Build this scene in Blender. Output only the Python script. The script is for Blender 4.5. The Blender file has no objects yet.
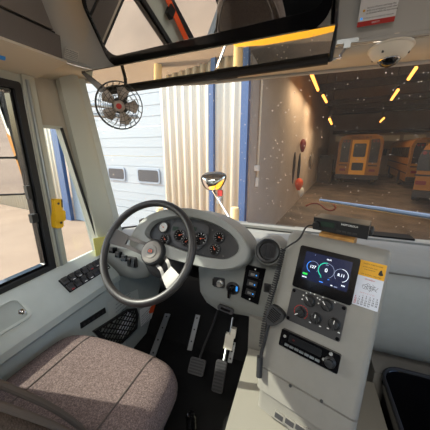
import bpy, bmesh, math, random
from mathutils import Vector as V, Matrix
random.seed(7)
SC = bpy.context.scene
COL = SC.collection
PI = math.pi

# ------------------------------------------------------------------ camera model (metres, X right, Y forward, Z up)
F_PX, PITCH, YAW = 240.0, math.radians(15.5), math.radians(20.0)
CAM = V((0, 0, 1.35))
FW = V((-math.sin(YAW)*math.cos(PITCH), math.cos(YAW)*math.cos(PITCH), -math.sin(PITCH)))
RT = V((math.cos(YAW), math.sin(YAW), 0))
UP = RT.cross(FW)

def ray(x, y): return FW + RT*((x-215)/F_PX) - UP*((y-215)/F_PX)
def onx(x, y, v): d = ray(x, y); return CAM + d*((v-CAM.x)/d.x)
def ony(x, y, v): d = ray(x, y); return CAM + d*((v-CAM.y)/d.y)
def onz(x, y, v): d = ray(x, y); return CAM + d*((v-CAM.z)/d.z)
def dep(x, y, s): return CAM + ray(x, y)*s
def onp(x, y, o, n): d = ray(x, y); return CAM + d*((o-CAM).dot(n)/d.dot(n))

def lin(h):
    h = h.lstrip('#')
    r = [int(h[i:i+2], 16)/255 for i in (0, 2, 4)]
    return tuple((c/12.92 if c <= .04045 else ((c+.055)/1.055)**2.4) for c in r) + (1,)

# ------------------------------------------------------------------ materials
MATS = {}
def mat(name, col, rough=.5, metal=0, noise=0, nscale=40, bump=0, bscale=300, spec=.5, emit=None, estr=0, col2=None, coat=0):
    if name in MATS: return MATS[name]
    m = bpy.data.materials.new(name); m.use_nodes = True
    nt = m.node_tree; b = nt.nodes['Principled BSDF']
    c = lin(col)
    b.inputs['Base Color'].default_value = c
    b.inputs['Roughness'].default_value = rough
    b.inputs['Metallic'].default_value = metal
    b.inputs['Specular IOR Level'].default_value = spec
    b.inputs['Coat Weight'].default_value = coat
    tc = nt.nodes.new('ShaderNodeTexCoord')
    if noise or col2:
        n = nt.nodes.new('ShaderNodeTexNoise'); n.inputs['Scale'].default_value = nscale
        n.inputs['Detail'].default_value = 4
        nt.links.new(tc.outputs['Object'], n.inputs['Vector'])
        r = nt.nodes.new('ShaderNodeValToRGB')
        r.color_ramp.elements[0].position = .33; r.color_ramp.elements[1].position = .67
        c2 = lin(col2) if col2 else tuple(min(1, k*(1-noise)) for k in c[:3]) + (1,)
        r.color_ramp.elements[0].color = c2; r.color_ramp.elements[1].color = c
        nt.links.new(n.outputs['Fac'], r.inputs['Fac'])
        nt.links.new(r.outputs['Color'], b.inputs['Base Color'])
    if bump:
        n = nt.nodes.new('ShaderNodeTexNoise'); n.inputs['Scale'].default_value = bscale
        nt.links.new(tc.outputs['Object'], n.inputs['Vector'])
        k = nt.nodes.new('ShaderNodeBump'); k.inputs['Strength'].default_value = bump
        k.inputs['Distance'].default_value = .004
        nt.links.new(n.outputs['Fac'], k.inputs['Height']); nt.links.new(k.outputs['Normal'], b.inputs['Normal'])
    if emit:
        b.inputs['Emission Color'].default_value = lin(emit); b.inputs['Emission Strength'].default_value = estr
    MATS[name] = m
    return m

def glass_mat(name, tint, spec=1.0, dust=0):
    m = bpy.data.materials.new(name); m.use_nodes = True
    nt = m.node_tree; nt.nodes.clear()
    out = nt.nodes.new('ShaderNodeOutputMaterial')
    tr = nt.nodes.new('ShaderNodeBsdfTransparent'); tr.inputs[0].default_value = lin(tint)
    gl = nt.nodes.new('ShaderNodeBsdfGlossy'); gl.inputs['Roughness'].default_value = .0
    fr = nt.nodes.new('ShaderNodeFresnel')
    geo = nt.nodes.new('ShaderNodeNewGeometry'); ior = nt.nodes.new('ShaderNodeMath'); ior.operation = 'MULTIPLY_ADD'
    ior.inputs[1].default_value = 1/1.35-1.35; ior.inputs[2].default_value = 1.35     # same reflectance from both faces
    nt.links.new(geo.outputs['Backfacing'], ior.inputs[0]); nt.links.new(ior.outputs[0], fr.inputs['IOR'])
    mx = nt.nodes.new('ShaderNodeMixShader')
    mu = nt.nodes.new('ShaderNodeMath'); mu.operation = 'MULTIPLY'; mu.inputs[1].default_value = spec
    nt.links.new(fr.outputs[0], mu.inputs[0]); nt.links.new(mu.outputs[0], mx.inputs[0])
    nt.links.new(tr.outputs[0], mx.inputs[1]); nt.links.new(gl.outputs[0], mx.inputs[2])
    last = mx
    if dust:
        tc = nt.nodes.new('ShaderNodeTexCoord')
        vo = nt.nodes.new('ShaderNodeTexVoronoi'); vo.inputs['Scale'].default_value = 34
        nt.links.new(tc.outputs['Object'], vo.inputs['Vector'])
        no = nt.nodes.new('ShaderNodeTexNoise'); no.inputs['Scale'].default_value = 3
        nt.links.new(tc.outputs['Object'], no.inputs['Vector'])
        lt = nt.nodes.new('ShaderNodeMath'); lt.operation = 'LESS_THAN'; lt.inputs[1].default_value = .10
        nt.links.new(vo.outputs['Distance'], lt.inputs[0])
        m2 = nt.nodes.new('ShaderNodeMath'); m2.operation = 'MULTIPLY'
        nt.links.new(lt.outputs[0], m2.inputs[0]); nt.links.new(no.outputs['Fac'], m2.inputs[1])
        m3 = nt.nodes.new('ShaderNodeMath'); m3.operation = 'MULTIPLY_ADD'
        m3.inputs[1].default_value = 1.1; m3.inputs[2].default_value = dust
        nt.links.new(m2.outputs[0], m3.inputs[0])
        df = nt.nodes.new('ShaderNodeBsdfTranslucent'); df.inputs[0].default_value = lin('#cfc4b4')
        mx2 = nt.nodes.new('ShaderNodeMixShader')
        nt.links.new(m3.outputs[0], mx2.inputs[0]); nt.links.new(mx.outputs[0], mx2.inputs[1]); nt.links.new(df.outputs[0], mx2.inputs[2])
        last = mx2
    nt.links.new(last.outputs[0], out.inputs[0])
    MATS[name] = m
    return m

# cab
mat('dash_grey', '#868783', .55, bump=.12, bscale=500, noise=.05, nscale=30)
mat('console_grey', '#817e77', .5, bump=.12, bscale=500, noise=.05, nscale=30)
mat('console_seam', '#5f5d58', .7)
mat('cover_grey', '#858177', .5, bump=.1, bscale=400)
mat('side_grey', '#b4bab5', .45, noise=.06, nscale=20)
mat('panel_grey', '#999f9b', .45, noise=.06, nscale=20)
mat('pillar_grey', '#b3b4a8', .45)
mat('cream_panel', '#a69d8d', .5, noise=.1, nscale=6)
mat('cap_grey', '#b2b1ad', .35, noise=.05, nscale=8)
mat('soffit', '#c6bcab', .4)
mat('pad', '#69635f', .75, bump=.35, bscale=350)
mat('pad_light', '#7a736d', .75, bump=.3, bscale=350)
mat('black_plastic', '#161618', .45, bump=.1, bscale=600)
mat('soft_black', '#1d1d1f', .6, bump=.2, bscale=500)
mat('gloss_black', '#0b0b0d', .15)
mat('rubber_mat', '#0e0e0f', .75, noise=.4, nscale=9, bump=.3, bscale=160, spec=.25)
mat('charcoal', '#323133', .5, bump=.15, bscale=600)
mat('dark_plate', '#2c2b2c', .5)
mat('wheel_rim', '#272424', .42, bump=.1, bscale=400)
mat('silver', '#b9b7b2', .35, metal=.7)
mat('chrome', '#d5d5d5', .15, metal=1)
mat('alu', '#a4a9aa', .35, metal=.8)
mat('steel_dark', '#4b4b4a', .4, metal=.8)
mat('white_plastic', '#dcd5c6', .4)
mat('white_mark', '#e4e4e2', .6)
mat('paper', '#d8d8d8', .7)
mat('paper_blue', '#c9cdd8', .7)
mat('red', '#b0241c', .5)
mat('orange', '#e0531f', .6)
mat('gold_card', '#d29a12', .6)
mat('amber', '#f0a020', .4)
mat('print_grey', '#55565c', .7)
mat('print_black', '#1a1a1a', .7)
mat('yellow', '#e3b012', .5)
mat('sticky', '#d8d27a', .7)
mat('wood', '#b98a4a', .6, col2='#8d6230', nscale=22)
mat('blue_light', '#4aa8ff', .4, emit='#3a9dff', estr=.6)
mat('screen_bg', '#0a1230', .25, emit='#0d1a48', estr=.3)
mat('screen_white', '#e8eef5', .4, emit='#dfe9f5', estr=.75)
mat('screen_teal', '#18b596', .4, emit='#18b596', estr=.7)
mat('screen_blue', '#2f7de0', .4, emit='#2f7de0', estr=.8)
mat('screen_grey', '#7f8aa5', .4, emit='#7f8aa5', estr=.5)
mat('screen_green', '#1fc24a', .4, emit='#1fc24a', estr=.6)
mat('lcd', '#25302a', .2, emit='#36443a', estr=.15)
mat('needle', '#b9502c', .5)
mat('dial_light', '#b9b8b2', .4)
mat('mirror', '#e6e6e6', .01, metal=1)
mat('visor', '#cfcabb', .02, metal=1)
mat('horn_grey', '#77726c', .45)
mat('notice_grey', '#cfcec8', .6)
mat('fan_grey', '#b0a69c', .5)
mat('kick_silver', '#9a9c9c', .4, metal=.8)
mat('lens', '#050506', .05)
mat('net', '#141414', .6)
mat('foil', '#e6e8f0', .35)
# fabric
def fabric(name, a, b, c):
    m = mat(name, a, .95, bump=.5, bscale=700, spec=.1)
    nt = m.node_tree; bs = nt.nodes['Principled BSDF']
    tc = nt.nodes.new('ShaderNodeTexCoord')
    n = nt.nodes.new('ShaderNodeTexNoise'); n.inputs['Scale'].default_value = 230; n.inputs['Detail'].default_value = 5
    n.inputs['Roughness'].default_value = .75
    nt.links.new(tc.outputs['Object'], n.inputs['Vector'])
    r = nt.nodes.new('ShaderNodeValToRGB')
    e = r.color_ramp.elements
    e[0].position = .36; e[0].color = lin(b); e[1].position = .66; e[1].color = lin(c)
    x = e.new(.5); x.color = lin(a)
    nt.links.new(n.outputs['Fac'], r.inputs['Fac']); nt.links.new(r.outputs['Color'], bs.inputs['Base Color'])
    return m
fabric('seat_fabric', '#655754', '#463c3b', '#84746f')
fabric('seat_back_fabric', '#574c46', '#3f3733', '#6b5e56')
mat('piping', '#4f453f', .8)
# outside
mat('ground', '#8c7663', .95, col2='#7f6a59', nscale=.8, bump=.3, bscale=40)
mat('siding', '#d6cdb8', .5)
mat('door_white', '#9aa3a8', .5)
mat('door_dark', '#3c4046', .2)
mat('door_frame', '#8b97a3', .5)
mat('post_blue', '#34507a', .5)
mat('wiper_metal', '#6f7f98', .35, metal=.5)
mat('spoke_metal', '#5c5957', .4, metal=.5)
mat('label_grey', '#b9bdb8', .6)
mat('garage_wall', '#b5a596', .8, noise=.12, nscale=1.2)
mat('garage_floor', '#6a5a4e', .75, col2='#40372f', nscale=1.1, bump=.2, bscale=20)
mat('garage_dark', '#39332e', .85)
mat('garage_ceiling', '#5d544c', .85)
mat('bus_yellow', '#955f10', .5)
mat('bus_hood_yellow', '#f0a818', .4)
mat('bus_dark', '#0d0e10', .35)
mat('bus_black', '#121212', .5)
mat('tube_light', '#ffb24a', .5, emit='#ffa54a', estr=4)
mat('panel_window', '#c9b89c', .5, emit='#c9a77c', estr=.10)
mat('bollard', '#dcbf86', .6)
mat('tail_red', '#6e1512', .3)
mat('beige_pipe', '#c5b295', .5)
glass_mat('windshield_glass', '#e6e8e4', .9, dust=.03)
glass_mat('side_glass', '#eef2f0', .7)
glass_mat('dome_glass', '#8a8a8a', 1.0)

# ------------------------------------------------------------------ mesh builder
def frame(o, x, y):
    x = V(x).normalized(); y = V(y); y = (y - x*y.dot(x)).normalized(); z = x.cross(y)
    M = Matrix((x, y, z)).transposed().to_4x4(); M.translation = V(o)
    return M
def T(x, y=None, z=None):
    return Matrix.Translation(V(x) if y is None else V((x, y, z)))
I4 = Matrix.Identity(4)

class B:
    def __init__(s): s.bm = bmesh.new()
    def _new(s, verts, faces, M=None):
        vs = [s.bm.verts.new((M @ V(v)) if M else V(v)) for v in verts]
        fs = []
        for f in faces:
            try: fs.append(s.bm.faces.new([vs[i] for i in f]))
            except ValueError: pass
        return vs, fs
    def box(s, M, sx, sy, sz, bev=0, seg=2):
        a, b, c = sx/2, sy/2, sz/2
        vs, fs = s._new([(-a,-b,-c),(a,-b,-c),(a,b,-c),(-a,b,-c),(-a,-b,c),(a,-b,c),(a,b,c),(-a,b,c)],
            [(3,2,1,0),(4,5,6,7),(0,1,5,4),(1,2,6,5),(2,3,7,6),(3,0,4,7)], M)
        if bev: s._bev(fs, bev, seg)
        return s
    def span(s, lo, hi, bev=0, seg=2):
        lo, hi = V(lo), V(hi); d = hi-lo
        return s.box(T((lo+hi)/2), abs(d.x), abs(d.y), abs(d.z), bev, seg)
    def _bev(s, fs, bev, seg, ang=.5):
        es = {e for f in fs for e in f.edges if len(e.link_faces) == 2 and e.calc_face_angle(0) > ang}
        if es: bmesh.ops.bevel(s.bm, geom=list(es), offset=bev, segments=seg, affect='EDGES', profile=.5, clamp_overlap=True)
    def prism(s, poly, M=None, z0=0, z1=.01, bev=0, seg=2):
        n = len(poly)
        ar = sum(poly[i][0]*poly[(i+1)%n][1]-poly[(i+1)%n][0]*poly[i][1] for i in range(n))
        if ar < 0: poly = list(poly)[::-1]
        vs = [(p[0], p[1], z0) for p in poly] + [(p[0], p[1], z1) for p in poly]
        fs = [tuple(range(n))[::-1], tuple(range(n, 2*n))] + [(i, (i+1) % n, n+(i+1) % n, n+i) for i in range(n)]
        _, f = s._new(vs, fs, M)
        if bev: s._bev(f, bev, seg)
        return s
    def loft(s, rings, closed=True, cap0=True, cap1=True):
        n = len(rings[0]); vs = [p for r in rings for p in r]; fs = []
        for k in range(len(rings)-1):
            for i in range(n if closed else n-1):
                j = (i+1) % n
                fs.append((k*n+i, k*n+j, (k+1)*n+j, (k+1)*n+i))
        if closed and cap0: fs.append(tuple(range(n))[::-1])
        if closed and cap1: fs.append(tuple((len(rings)-1)*n+i for i in range(n)))
        s._new(vs, fs); return s
    def tube(s, pts, r, n=10, closed=False, cap=True):
        pts = [V(p) for p in pts]; m = len(pts)
        rr = r if isinstance(r, (list, tuple)) else [r]*m
        tg = []
        for i in range(m):
            a = pts[(i-1) % m] if (closed or i) else pts[0]
            b = pts[(i+1) % m] if (closed or i < m-1) else pts[-1]
            tg.append((b-a).normalized())
        x = tg[0].orthogonal().normalized(); rings = []
        for i in range(m):
            x = (x - tg[i]*x.dot(tg[i]));
            x = x.normalized() if x.length > 1e-6 else tg[i].orthogonal().normalized()
            y = tg[i].cross(x)
            rings.append([pts[i] + (x*math.cos(2*PI*k/n) + y*math.sin(2*PI*k/n))*rr[i] for k in range(n)])
        if closed:
            # untwist: pick rotation that matches the first ring
            best = min(range(n), key=lambda q: (rings[-1][0]-rings[0][q]).length)
            rings.append([rings[0][(k+best) % n] for k in range(n)])
            s.loft(rings, True, False, False)
            bmesh.ops.remove_doubles(s.bm, verts=s.bm.verts, dist=1e-6)
        else: s.loft(rings, True, cap, cap)
        return s
    def cyl(s, p0, p1, r0, r1=None, n=20): return s.tube([p0, p1], [r0, r0 if r1 is None else r1], n)
    def lathe(s, prof, M=None, n=28):
        # prof: (radius, height) along local z
        M = M or I4; rings = [[M @ V((r*math.cos(2*PI*k/n), r*math.sin(2*PI*k/n), h)) for k in range(n)] for r, h in prof]
        s.loft(rings, True, prof[0][0] > 1e-5, prof[-1][0] > 1e-5)
        bmesh.ops.remove_doubles(s.bm, verts=s.bm.verts, dist=1e-6)
        return s
    def sphere(s, M, r, sx=1, sy=1, sz=1, n=20):
        bmesh.ops.create_uvsphere(s.bm, u_segments=n, v_segments=n//2, radius=r, matrix=M @ Matrix.Diagonal((sx, sy, sz, 1)))
        return s
    def build(s, name, m, parent=None, ang=35, label=None, sub=0, thick=0):
        bm = s.bm
        bmesh.ops.recalc_face_normals(bm, faces=bm.faces)
        off = V(parent['_o']) if parent is not None else V((0, 0, 0))
        if off.length: bmesh.ops.translate(bm, vec=-off, verts=bm.verts)
        for f in bm.faces: f.smooth = True
        for e in bm.edges:
            if len(e.link_faces) == 2 and e.calc_face_angle(0) > math.radians(ang): e.smooth = False
        me = bpy.data.meshes.new(name); bm.to_mesh(me); bm.free()
        me.materials.append(MATS[m] if isinstance(m, str) else m)
        o = bpy.data.objects.new(name, me); COL.objects.link(o)
        if parent is not None: o.parent = parent
        o['_o'] = tuple(off)
        if label: o['label'] = label
        if sub:
            md = o.modifiers.new('Subdivision', 'SUBSURF'); md.levels = sub; md.render_levels = sub
        if thick:
            md = o.modifiers.new('Solidify', 'SOLIDIFY'); md.thickness = thick; md.offset = 0
        return o

def tag(o, label, cat, group=None):
    o['label'] = label; o['category'] = cat
    if group: o['group'] = group
    return o
def thing(name, loc, label, cat, group=None):
    o = bpy.data.objects.new(name, None); COL.objects.link(o); o.location = V(loc); o['_o'] = tuple(V(loc))
    o.empty_display_size = .05
    return tag(o, label, cat, group)
def struct(o): o['kind'] = 'structure'; return o
def kids(o): return [c for c in bpy.data.objects if c.parent == o]
def dup(o, delta, label=None, group=None, parent=None, rot=None):
    r = o.copy(); COL.objects.link(r)
    if rot is not None: r.rotation_euler = rot
    if parent is None: r.location = o.location + V(delta)
    if label: r['label'] = label
    if group: r['group'] = group
    for c in kids(o):
        d = c.copy(); COL.objects.link(d); d.parent = r
        for g in kids(c):
            h = g.copy(); COL.objects.link(h); h.parent = d
    return r

TXT = {}
def text(s, size, M, m, parent, name='lettering', align='CENTER', ext=.0003, bold=0):
    cu = bpy.data.curves.new('t', 'FONT'); cu.body = s; cu.size = size; cu.extrude = ext
    cu.align_x = align; cu.align_y = 'CENTER'; cu.offset = bold; cu.resolution_u = 2
    ob = bpy.data.objects.new('t', cu); COL.objects.link(ob)
    dg = bpy.context.evaluated_depsgraph_get()
    me = bpy.data.meshes.new_from_object(ob.evaluated_get(dg))
    bpy.data.objects.remove(ob); bpy.data.curves.remove(cu)
    me.transform(M); me.transform(T(-V(parent['_o'])))
    me.materials.clear(); me.materials.append(MATS[m]); me.name = name
    o = bpy.data.objects.new(name, me); COL.objects.link(o); o.parent = parent; o['_o'] = parent['_o']
    return o

def rrect(w, h, r, n=5, cx=0, cy=0):
    pts = []
    for (sx, sy, a0) in ((1, 1, 0), (-1, 1, 90), (-1, -1, 180), (1, -1, 270)):
        for k in range(n+1):
            a = math.radians(a0 + 90*k/n)
            pts.append((cx + sx*(w/2-r) + r*math.cos(a), cy + sy*(h/2-r) + r*math.sin(a)))
    return pts
def smooth_poly(p, k=2):
    for _ in range(k):
        q = []
        for i in range(len(p)):
            a, b = V(p[i]), V(p[(i+1) % len(p)])
            q += [a*.75+b*.25, a*.25+b*.75]
        p = q
    return p
def smooth_open(p, k=2):
    p = [V(q) for q in p]
    for _ in range(k):
        q = [p[0]]
        for i in range(len(p)-1):
            a, b = p[i], p[i+1]
            q += [a*.75+b*.25, a*.25+b*.75]
        p = q + [p[-1]]
    return p

# ================================================================== SETTING: ground, building
GZ = -1.10
GA = math.radians(8.0)
g = V((math.sin(GA), math.cos(GA), 0)); e = V((math.cos(GA), -math.sin(GA), 0))
DF = 4.9
def fac(a, z, d=0): return e*a + g*(DF+d) + V((0, 0, z))     # facade coordinates
def fpx(x, y):                                               # pixel -> (a, z) on the facade
    p = onp(x, y, g*DF, g); return p.dot(e), p.z
FM = lambda a, z, d=0: frame(fac(a, z, d), e, (0, 0, 1))     # local: x along, y up, z out towards the yard (-g)

b = B(); b.span((-60, -60, GZ-.3), (60, 60, GZ)); struct(b.build('ground', 'ground'))

a_door_r = fpx(164, 150)[0]; a_post_r = fpx(250, 120)[0]; a_post2 = fpx(214, 130)[0]
a_dl = fpx(69, 180)[0]; a_dpost = fpx(63.5, 180)[0]
TOPZ = 5.2
def siding(name, a0, a1, z0, z1):
    b = B(); per = .205; pts = []; a = a0
    while a < a1:
        for (da, h) in ((0, .05), (.07, .05), (.095, 0), (.18, 0)):
            if a+da < a1: pts.append((a+da, h))
        a += per
    pts.append((a1, .0))
    top = [FM(p[0], z1, -p[1]).translation for p in pts]; bot = [FM(p[0], z0, -p[1]).translation for p in pts]
    b.loft([bot, top], closed=False)
    return struct(b.build(name, 'siding', ang=20, thick=.004))
siding('wall_front', a_door_r+.02, a_post_r-.16, GZ, TOPZ)
siding('wall_left', -24, a_dpost-.1, GZ, TOPZ)
b = B(); b.box(frame(fac((a_dl+a_door_r)/2, 4.35, .05), e, (0, 0, 1)), a_door_r-a_dl+.2, 1.9, .1); struct(b.build('trim_1', 'siding'))
# left overhead garage door with two small windows showing
d1 = B()
n_sec = 6
for k in range(n_sec):
    z0 = GZ + k*.75; b_ = d1.box(frame(fac((a_dl+a_door_r)/2, z0+.373, .06), e, (0, 0, 1)), a_door_r-a_dl, .735, .05, .008, 1)
    for q in range(1, 3): d1.box(frame(fac((a_dl+a_door_r)/2, z0+.25*q, .034), e, (0, 0, 1)), a_door_r-a_dl, .03, .012)
door = struct(d1.build('door_1', 'door_white'))
for (x0, y0, x1, y1) in ((108.5, 167.5, 124, 179.5), (137.5, 169, 159, 182.5)):
    p0 = fpx(x0, y1); p1 = fpx(x1, y0); w = p1[0]-p0[0]; h = p1[1]-p0[1]
    M = FM((p0[0]+p1[0])/2, (p0[1]+p1[1])/2, .03)
    b = B(); b.prism(rrect(w, h, .08), M, 0, .025, .006, 1); fr = b.build('window_frame', 'door_frame', door)
    b = B(); b.prism(rrect(w-.09, h-.09, .06), M, .02, .03); b.build('pane', 'door_dark', fr)
# blue steel posts
def post(a, w, nm):
    b = B(); b.box(frame(fac(a, (GZ+TOPZ)/2, -.08), e, (0, 0, 1)), w, TOPZ-GZ, .12, .006, 1)
    return struct(b.build(nm, 'post_blue'))
post(a_post_r-.075, .15, 'trim_2'); post(a_post2, .11, 'trim_3'); post((a_dl+a_dpost)/2-.02, a_dl-a_dpost, 'trim_4')
# things on the front wall
aa, zz = fpx(221.5, 192.5)
b = B(); b.box(FM(aa, zz, -.07), .11, .13, .05, .008); o = b.build('alarm_box', 'red'); tag(o, 'small red alarm box on the tan wall beside the blue post', 'alarm box')
aa, zz = fpx(221, 199.5)
t = thing('outlet_box', fac(aa, zz-.08, -.06), 'grey outlet box under the red alarm box on the tan wall', 'outlet box')
b = B(); b.box(FM(aa, zz, -.075), .13, .17, .06, .01); b.build('housing', 'alu', t)
b = B(); b.box(FM(aa, zz+.02, -.11), .09, .08, .03, .008); b.build('cover', 'door_frame', t)
aa, zz = fpx(235, 207)
bb = fac(aa, GZ, -.45)
pp = onp(235, 207, bb, g)
b = B(); b.lathe([(.09, GZ), (.09, pp.z-.05), (.075, pp.z-.01), (.04, pp.z), (0, pp.z)], T(pp.x, pp.y, 0)); tag(b.build('bollard', 'bollard'), 'tan round bollard in front of the ribbed wall beside the open bay', 'bollard')
p2 = fac(a_door_r+.14, GZ, -.45)
b = B(); b.lathe([(.09, GZ), (.09, -.1), (.075, -.06), (.04, -.05), (0, -.05)], T(p2.x, p2.y, 0)); tag(b.build('bollard', 'bollard'), 'tan round bollard at the right edge of the closed white garage door', 'bollard')

# garage interior
gl0 = a_post_r; GW = 13.0; GD = 24.0; GH = 4.6
def G(a, d, z): return e*a + g*(DF+d) + V((0, 0, z))
def gbox(a0, a1, d0, d1_, z0, z1, bev=0):
    b = B(); b.box(frame(G((a0+a1)/2, (d0+d1_)/2, (z0+z1)/2), e, g), a1-a0, d1_-d0, z1-z0, bev); return b
struct(gbox(gl0-.2, gl0, .1, GD, GZ, GH+.3).build('wall_garage_left', 'garage_wall'))
struct(gbox(gl0-.2, gl0+GW, GD, GD+.2, GZ, GH+.3).build('wall_garage_back', 'garage_wall'))
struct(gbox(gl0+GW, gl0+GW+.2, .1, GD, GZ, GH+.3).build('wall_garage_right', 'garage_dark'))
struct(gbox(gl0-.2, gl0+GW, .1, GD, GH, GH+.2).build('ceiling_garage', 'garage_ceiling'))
struct(gbox(gl0, gl0+GW, .0, GD, GZ-.02, GZ+.015).build('floor_garage', 'garage_floor'))
struct(gbox(gl0-.1, gl0+4.6, -.05, .1, 3.3, TOPZ).build('wall_bay_header', 'siding'))
struct(gbox(gl0+4.6, gl0+GW+9, -.05, .1, GZ, TOPZ).build('wall_bay_right', 'siding'))
for k in range(4):
    d = 5+5*k
    struct(gbox(gl0, gl0+GW, d, d+.15, GH-.35, GH).build('trim_%d' % (5+k), 'garage_dark'))
# high windows at the back
for k in range(6):
    w = struct(gbox(gl0+.6+k*1.9, gl0+2.2+k*1.9, GD-.06, GD-.01, 2.05, 2.55).build('window_%d' % (4+k), 'panel_window'))
struct(gbox(gl0+.3, gl0+GW-.3, GD-.5, GD-.35, 2.75, 3.05).build('trim_9', 'garage_dark'))
# tube lights: pixel end points projected on the ceiling fittings
tubes = [((311, 73), (318, 90), 3.5, 'first orange tube light from the bay door, high along the left garage wall'),
         ((323, 95.5), (326.5, 102), 3.4, 'second orange tube light from the bay door along the left garage wall'),
         ((329.5, 119), (332, 125), 2.6, 'third orange tube light, deepest along the left garage wall'),
         ((416, 68), (408.5, 79), 3.6, 'nearest orange tube light hanging at the upper right of the garage'),
         ((398, 90), (391.5, 99.5), 3.4, 'middle orange tube light of the right-hand row in the garage'),
         ((384, 118), (379.5, 122.5), 3.1, 'small far orange tube light of the right-hand row, above the parked bus')]
for (p, q, z, lab) in tubes:
    A, Bq = onz(*p, z), onz(*q, z)
    dirn = (Bq-A); L = min(dirn.length, 2.4); A2 = A; B2 = A + dirn.normalized()*L
    t = thing('tube_light', (A2+B2)/2 + V((0, 0, .1)), lab, 'ceiling light', 'orange tube lights in the garage')
    b = B(); b.tube([A2, B2], .05, 8); b.build('tube', 'tube_light', t)
    b = B(); b.tube([A2+V((0, 0, .09)), B2+V((0, 0, .09))], .05, 6); b.tube([(A2+B2)/2+V((0,0,.1)), ((A2+B2)/2).to_2d().to_3d()+V((0,0,GH-.002))], .012, 6); b.build('fitting', 'garage_dark', t)
    ld = bpy.data.lights.new('tube_glow', 'AREA'); ld.shape = 'RECTANGLE'; ld.size = .12; ld.size_y = L
    ld.energy = 62; ld.color = (1, .74, .48)
    lo = bpy.data.objects.new('tube_glow', ld); COL.objects.link(lo); lo.parent = t
    X = (B2-A2).normalized(); lo.matrix_world = frame(V((0, 0, -.2)), X.cross(V((0, 0, 1))), X)
# things along the left garage wall
def gwall(x, y): p = onp(x, y, e*gl0, e); return p
t = thing('wall_conduit', gwall(255, 185), 'pale vertical pipe with a clip on the left garage wall near the blue post', 'pipe')
top, bot = gwall(255, 70), gwall(255, 186)
off = e*.05
b = B(); b.tube([V((bot.x, bot.y, top.z))+off, bot+off], .025, 8); b.build('pipe', 'beige_pipe', t)
b = B(); b.box(frame(gwall(255, 168)+off, e, g), .1, .1, .12, .01); b.build('clip', 'white_plastic', t)
b = B(); b.box(frame(gwall(255, 182)+off, e, g), .06, .08, .2, .01); b.build('outlet', 'white_plastic', t)
def hang(nm, x, y0, y1, w, m, lab, cat):
    p0, p1 = gwall(x, y0), gwall(x, y1); p1 = V((p0.x, p0.y, p1.z)) + e*(w+.03); p0 = p0+e*(w+.03)
    n = 9; h = p0.z-p1.z
    pts = [p0.lerp(p1, k/n) for k in range(n+1)]
    rr = [w*(.35+.65*math.sin(PI*min(1, max(0, (k/n)))**.8)) for k in range(n+1)]
    b = B(); b.tube(pts, rr, 10); return tag(b.build(nm, m), lab, cat)
hang('tool_handle', 293, 152, 182, .05, 'garage_dark', 'dark long tool hanging on the left garage wall, nearest the bay door', 'tool')
hang('hose_bundle', 298, 153, 186, .06, 'bus_black', 'black hose bundle hanging beside the orange bucket on the garage wall', 'hose')
hang('orange_bucket', 294.5, 178, 189, .17, 'orange', 'orange rounded bucket hanging low on the left garage wall', 'bucket')
hang('white_jug', 297.5, 187, 196, .14, 'white_plastic', 'white jug hanging under the orange bucket on the garage wall', 'jug')
hang('red_rag', 299.5, 139, 152, .13, 'tail_red', 'dark red rag hanging above the tools on the garage wall', 'rag')
hang('grey_canister', 309.5, 153, 168, .12, 'garage_ceiling', 'grey canister hung on the garage wall by the dark cabinet', 'canister')
q = onz(318, 182, GZ)
t = thing('workshop_cabinet', q, 'dark workshop cabinet against the left garage wall behind the tools', 'cabinet')
aq, dq = q.dot(e), q.dot(g)-DF
aq = gl0+.55
gbox(aq-.5, aq+.45, dq-.2, dq+1.4, GZ+.02, .55, .03).build('body', 'garage_dark', t)
gbox(aq-.45, aq+.4, dq, dq+1.2, .55, .85, .03).build('top_box', 'bus_black', t)
for k in range(2): gbox(aq-.42+.43*k, aq-.02+.43*k, dq-.225, dq-.2, GZ+.1, .45, .01).build('door', 'garage_dark', t)

q = [onz(x, y, GZ+.035) for x, y in ((306, 206), (312, 203), (320, 204), (325, 209), (331, 211), (337, 208), (333, 204))]
b = B(); b.tube(smooth_open(q, 3), .03, 6); tag(b.build('floor_hose', 'tail_red'), 'dull red hose curled on the garage floor just inside the bay', 'hose')
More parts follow.
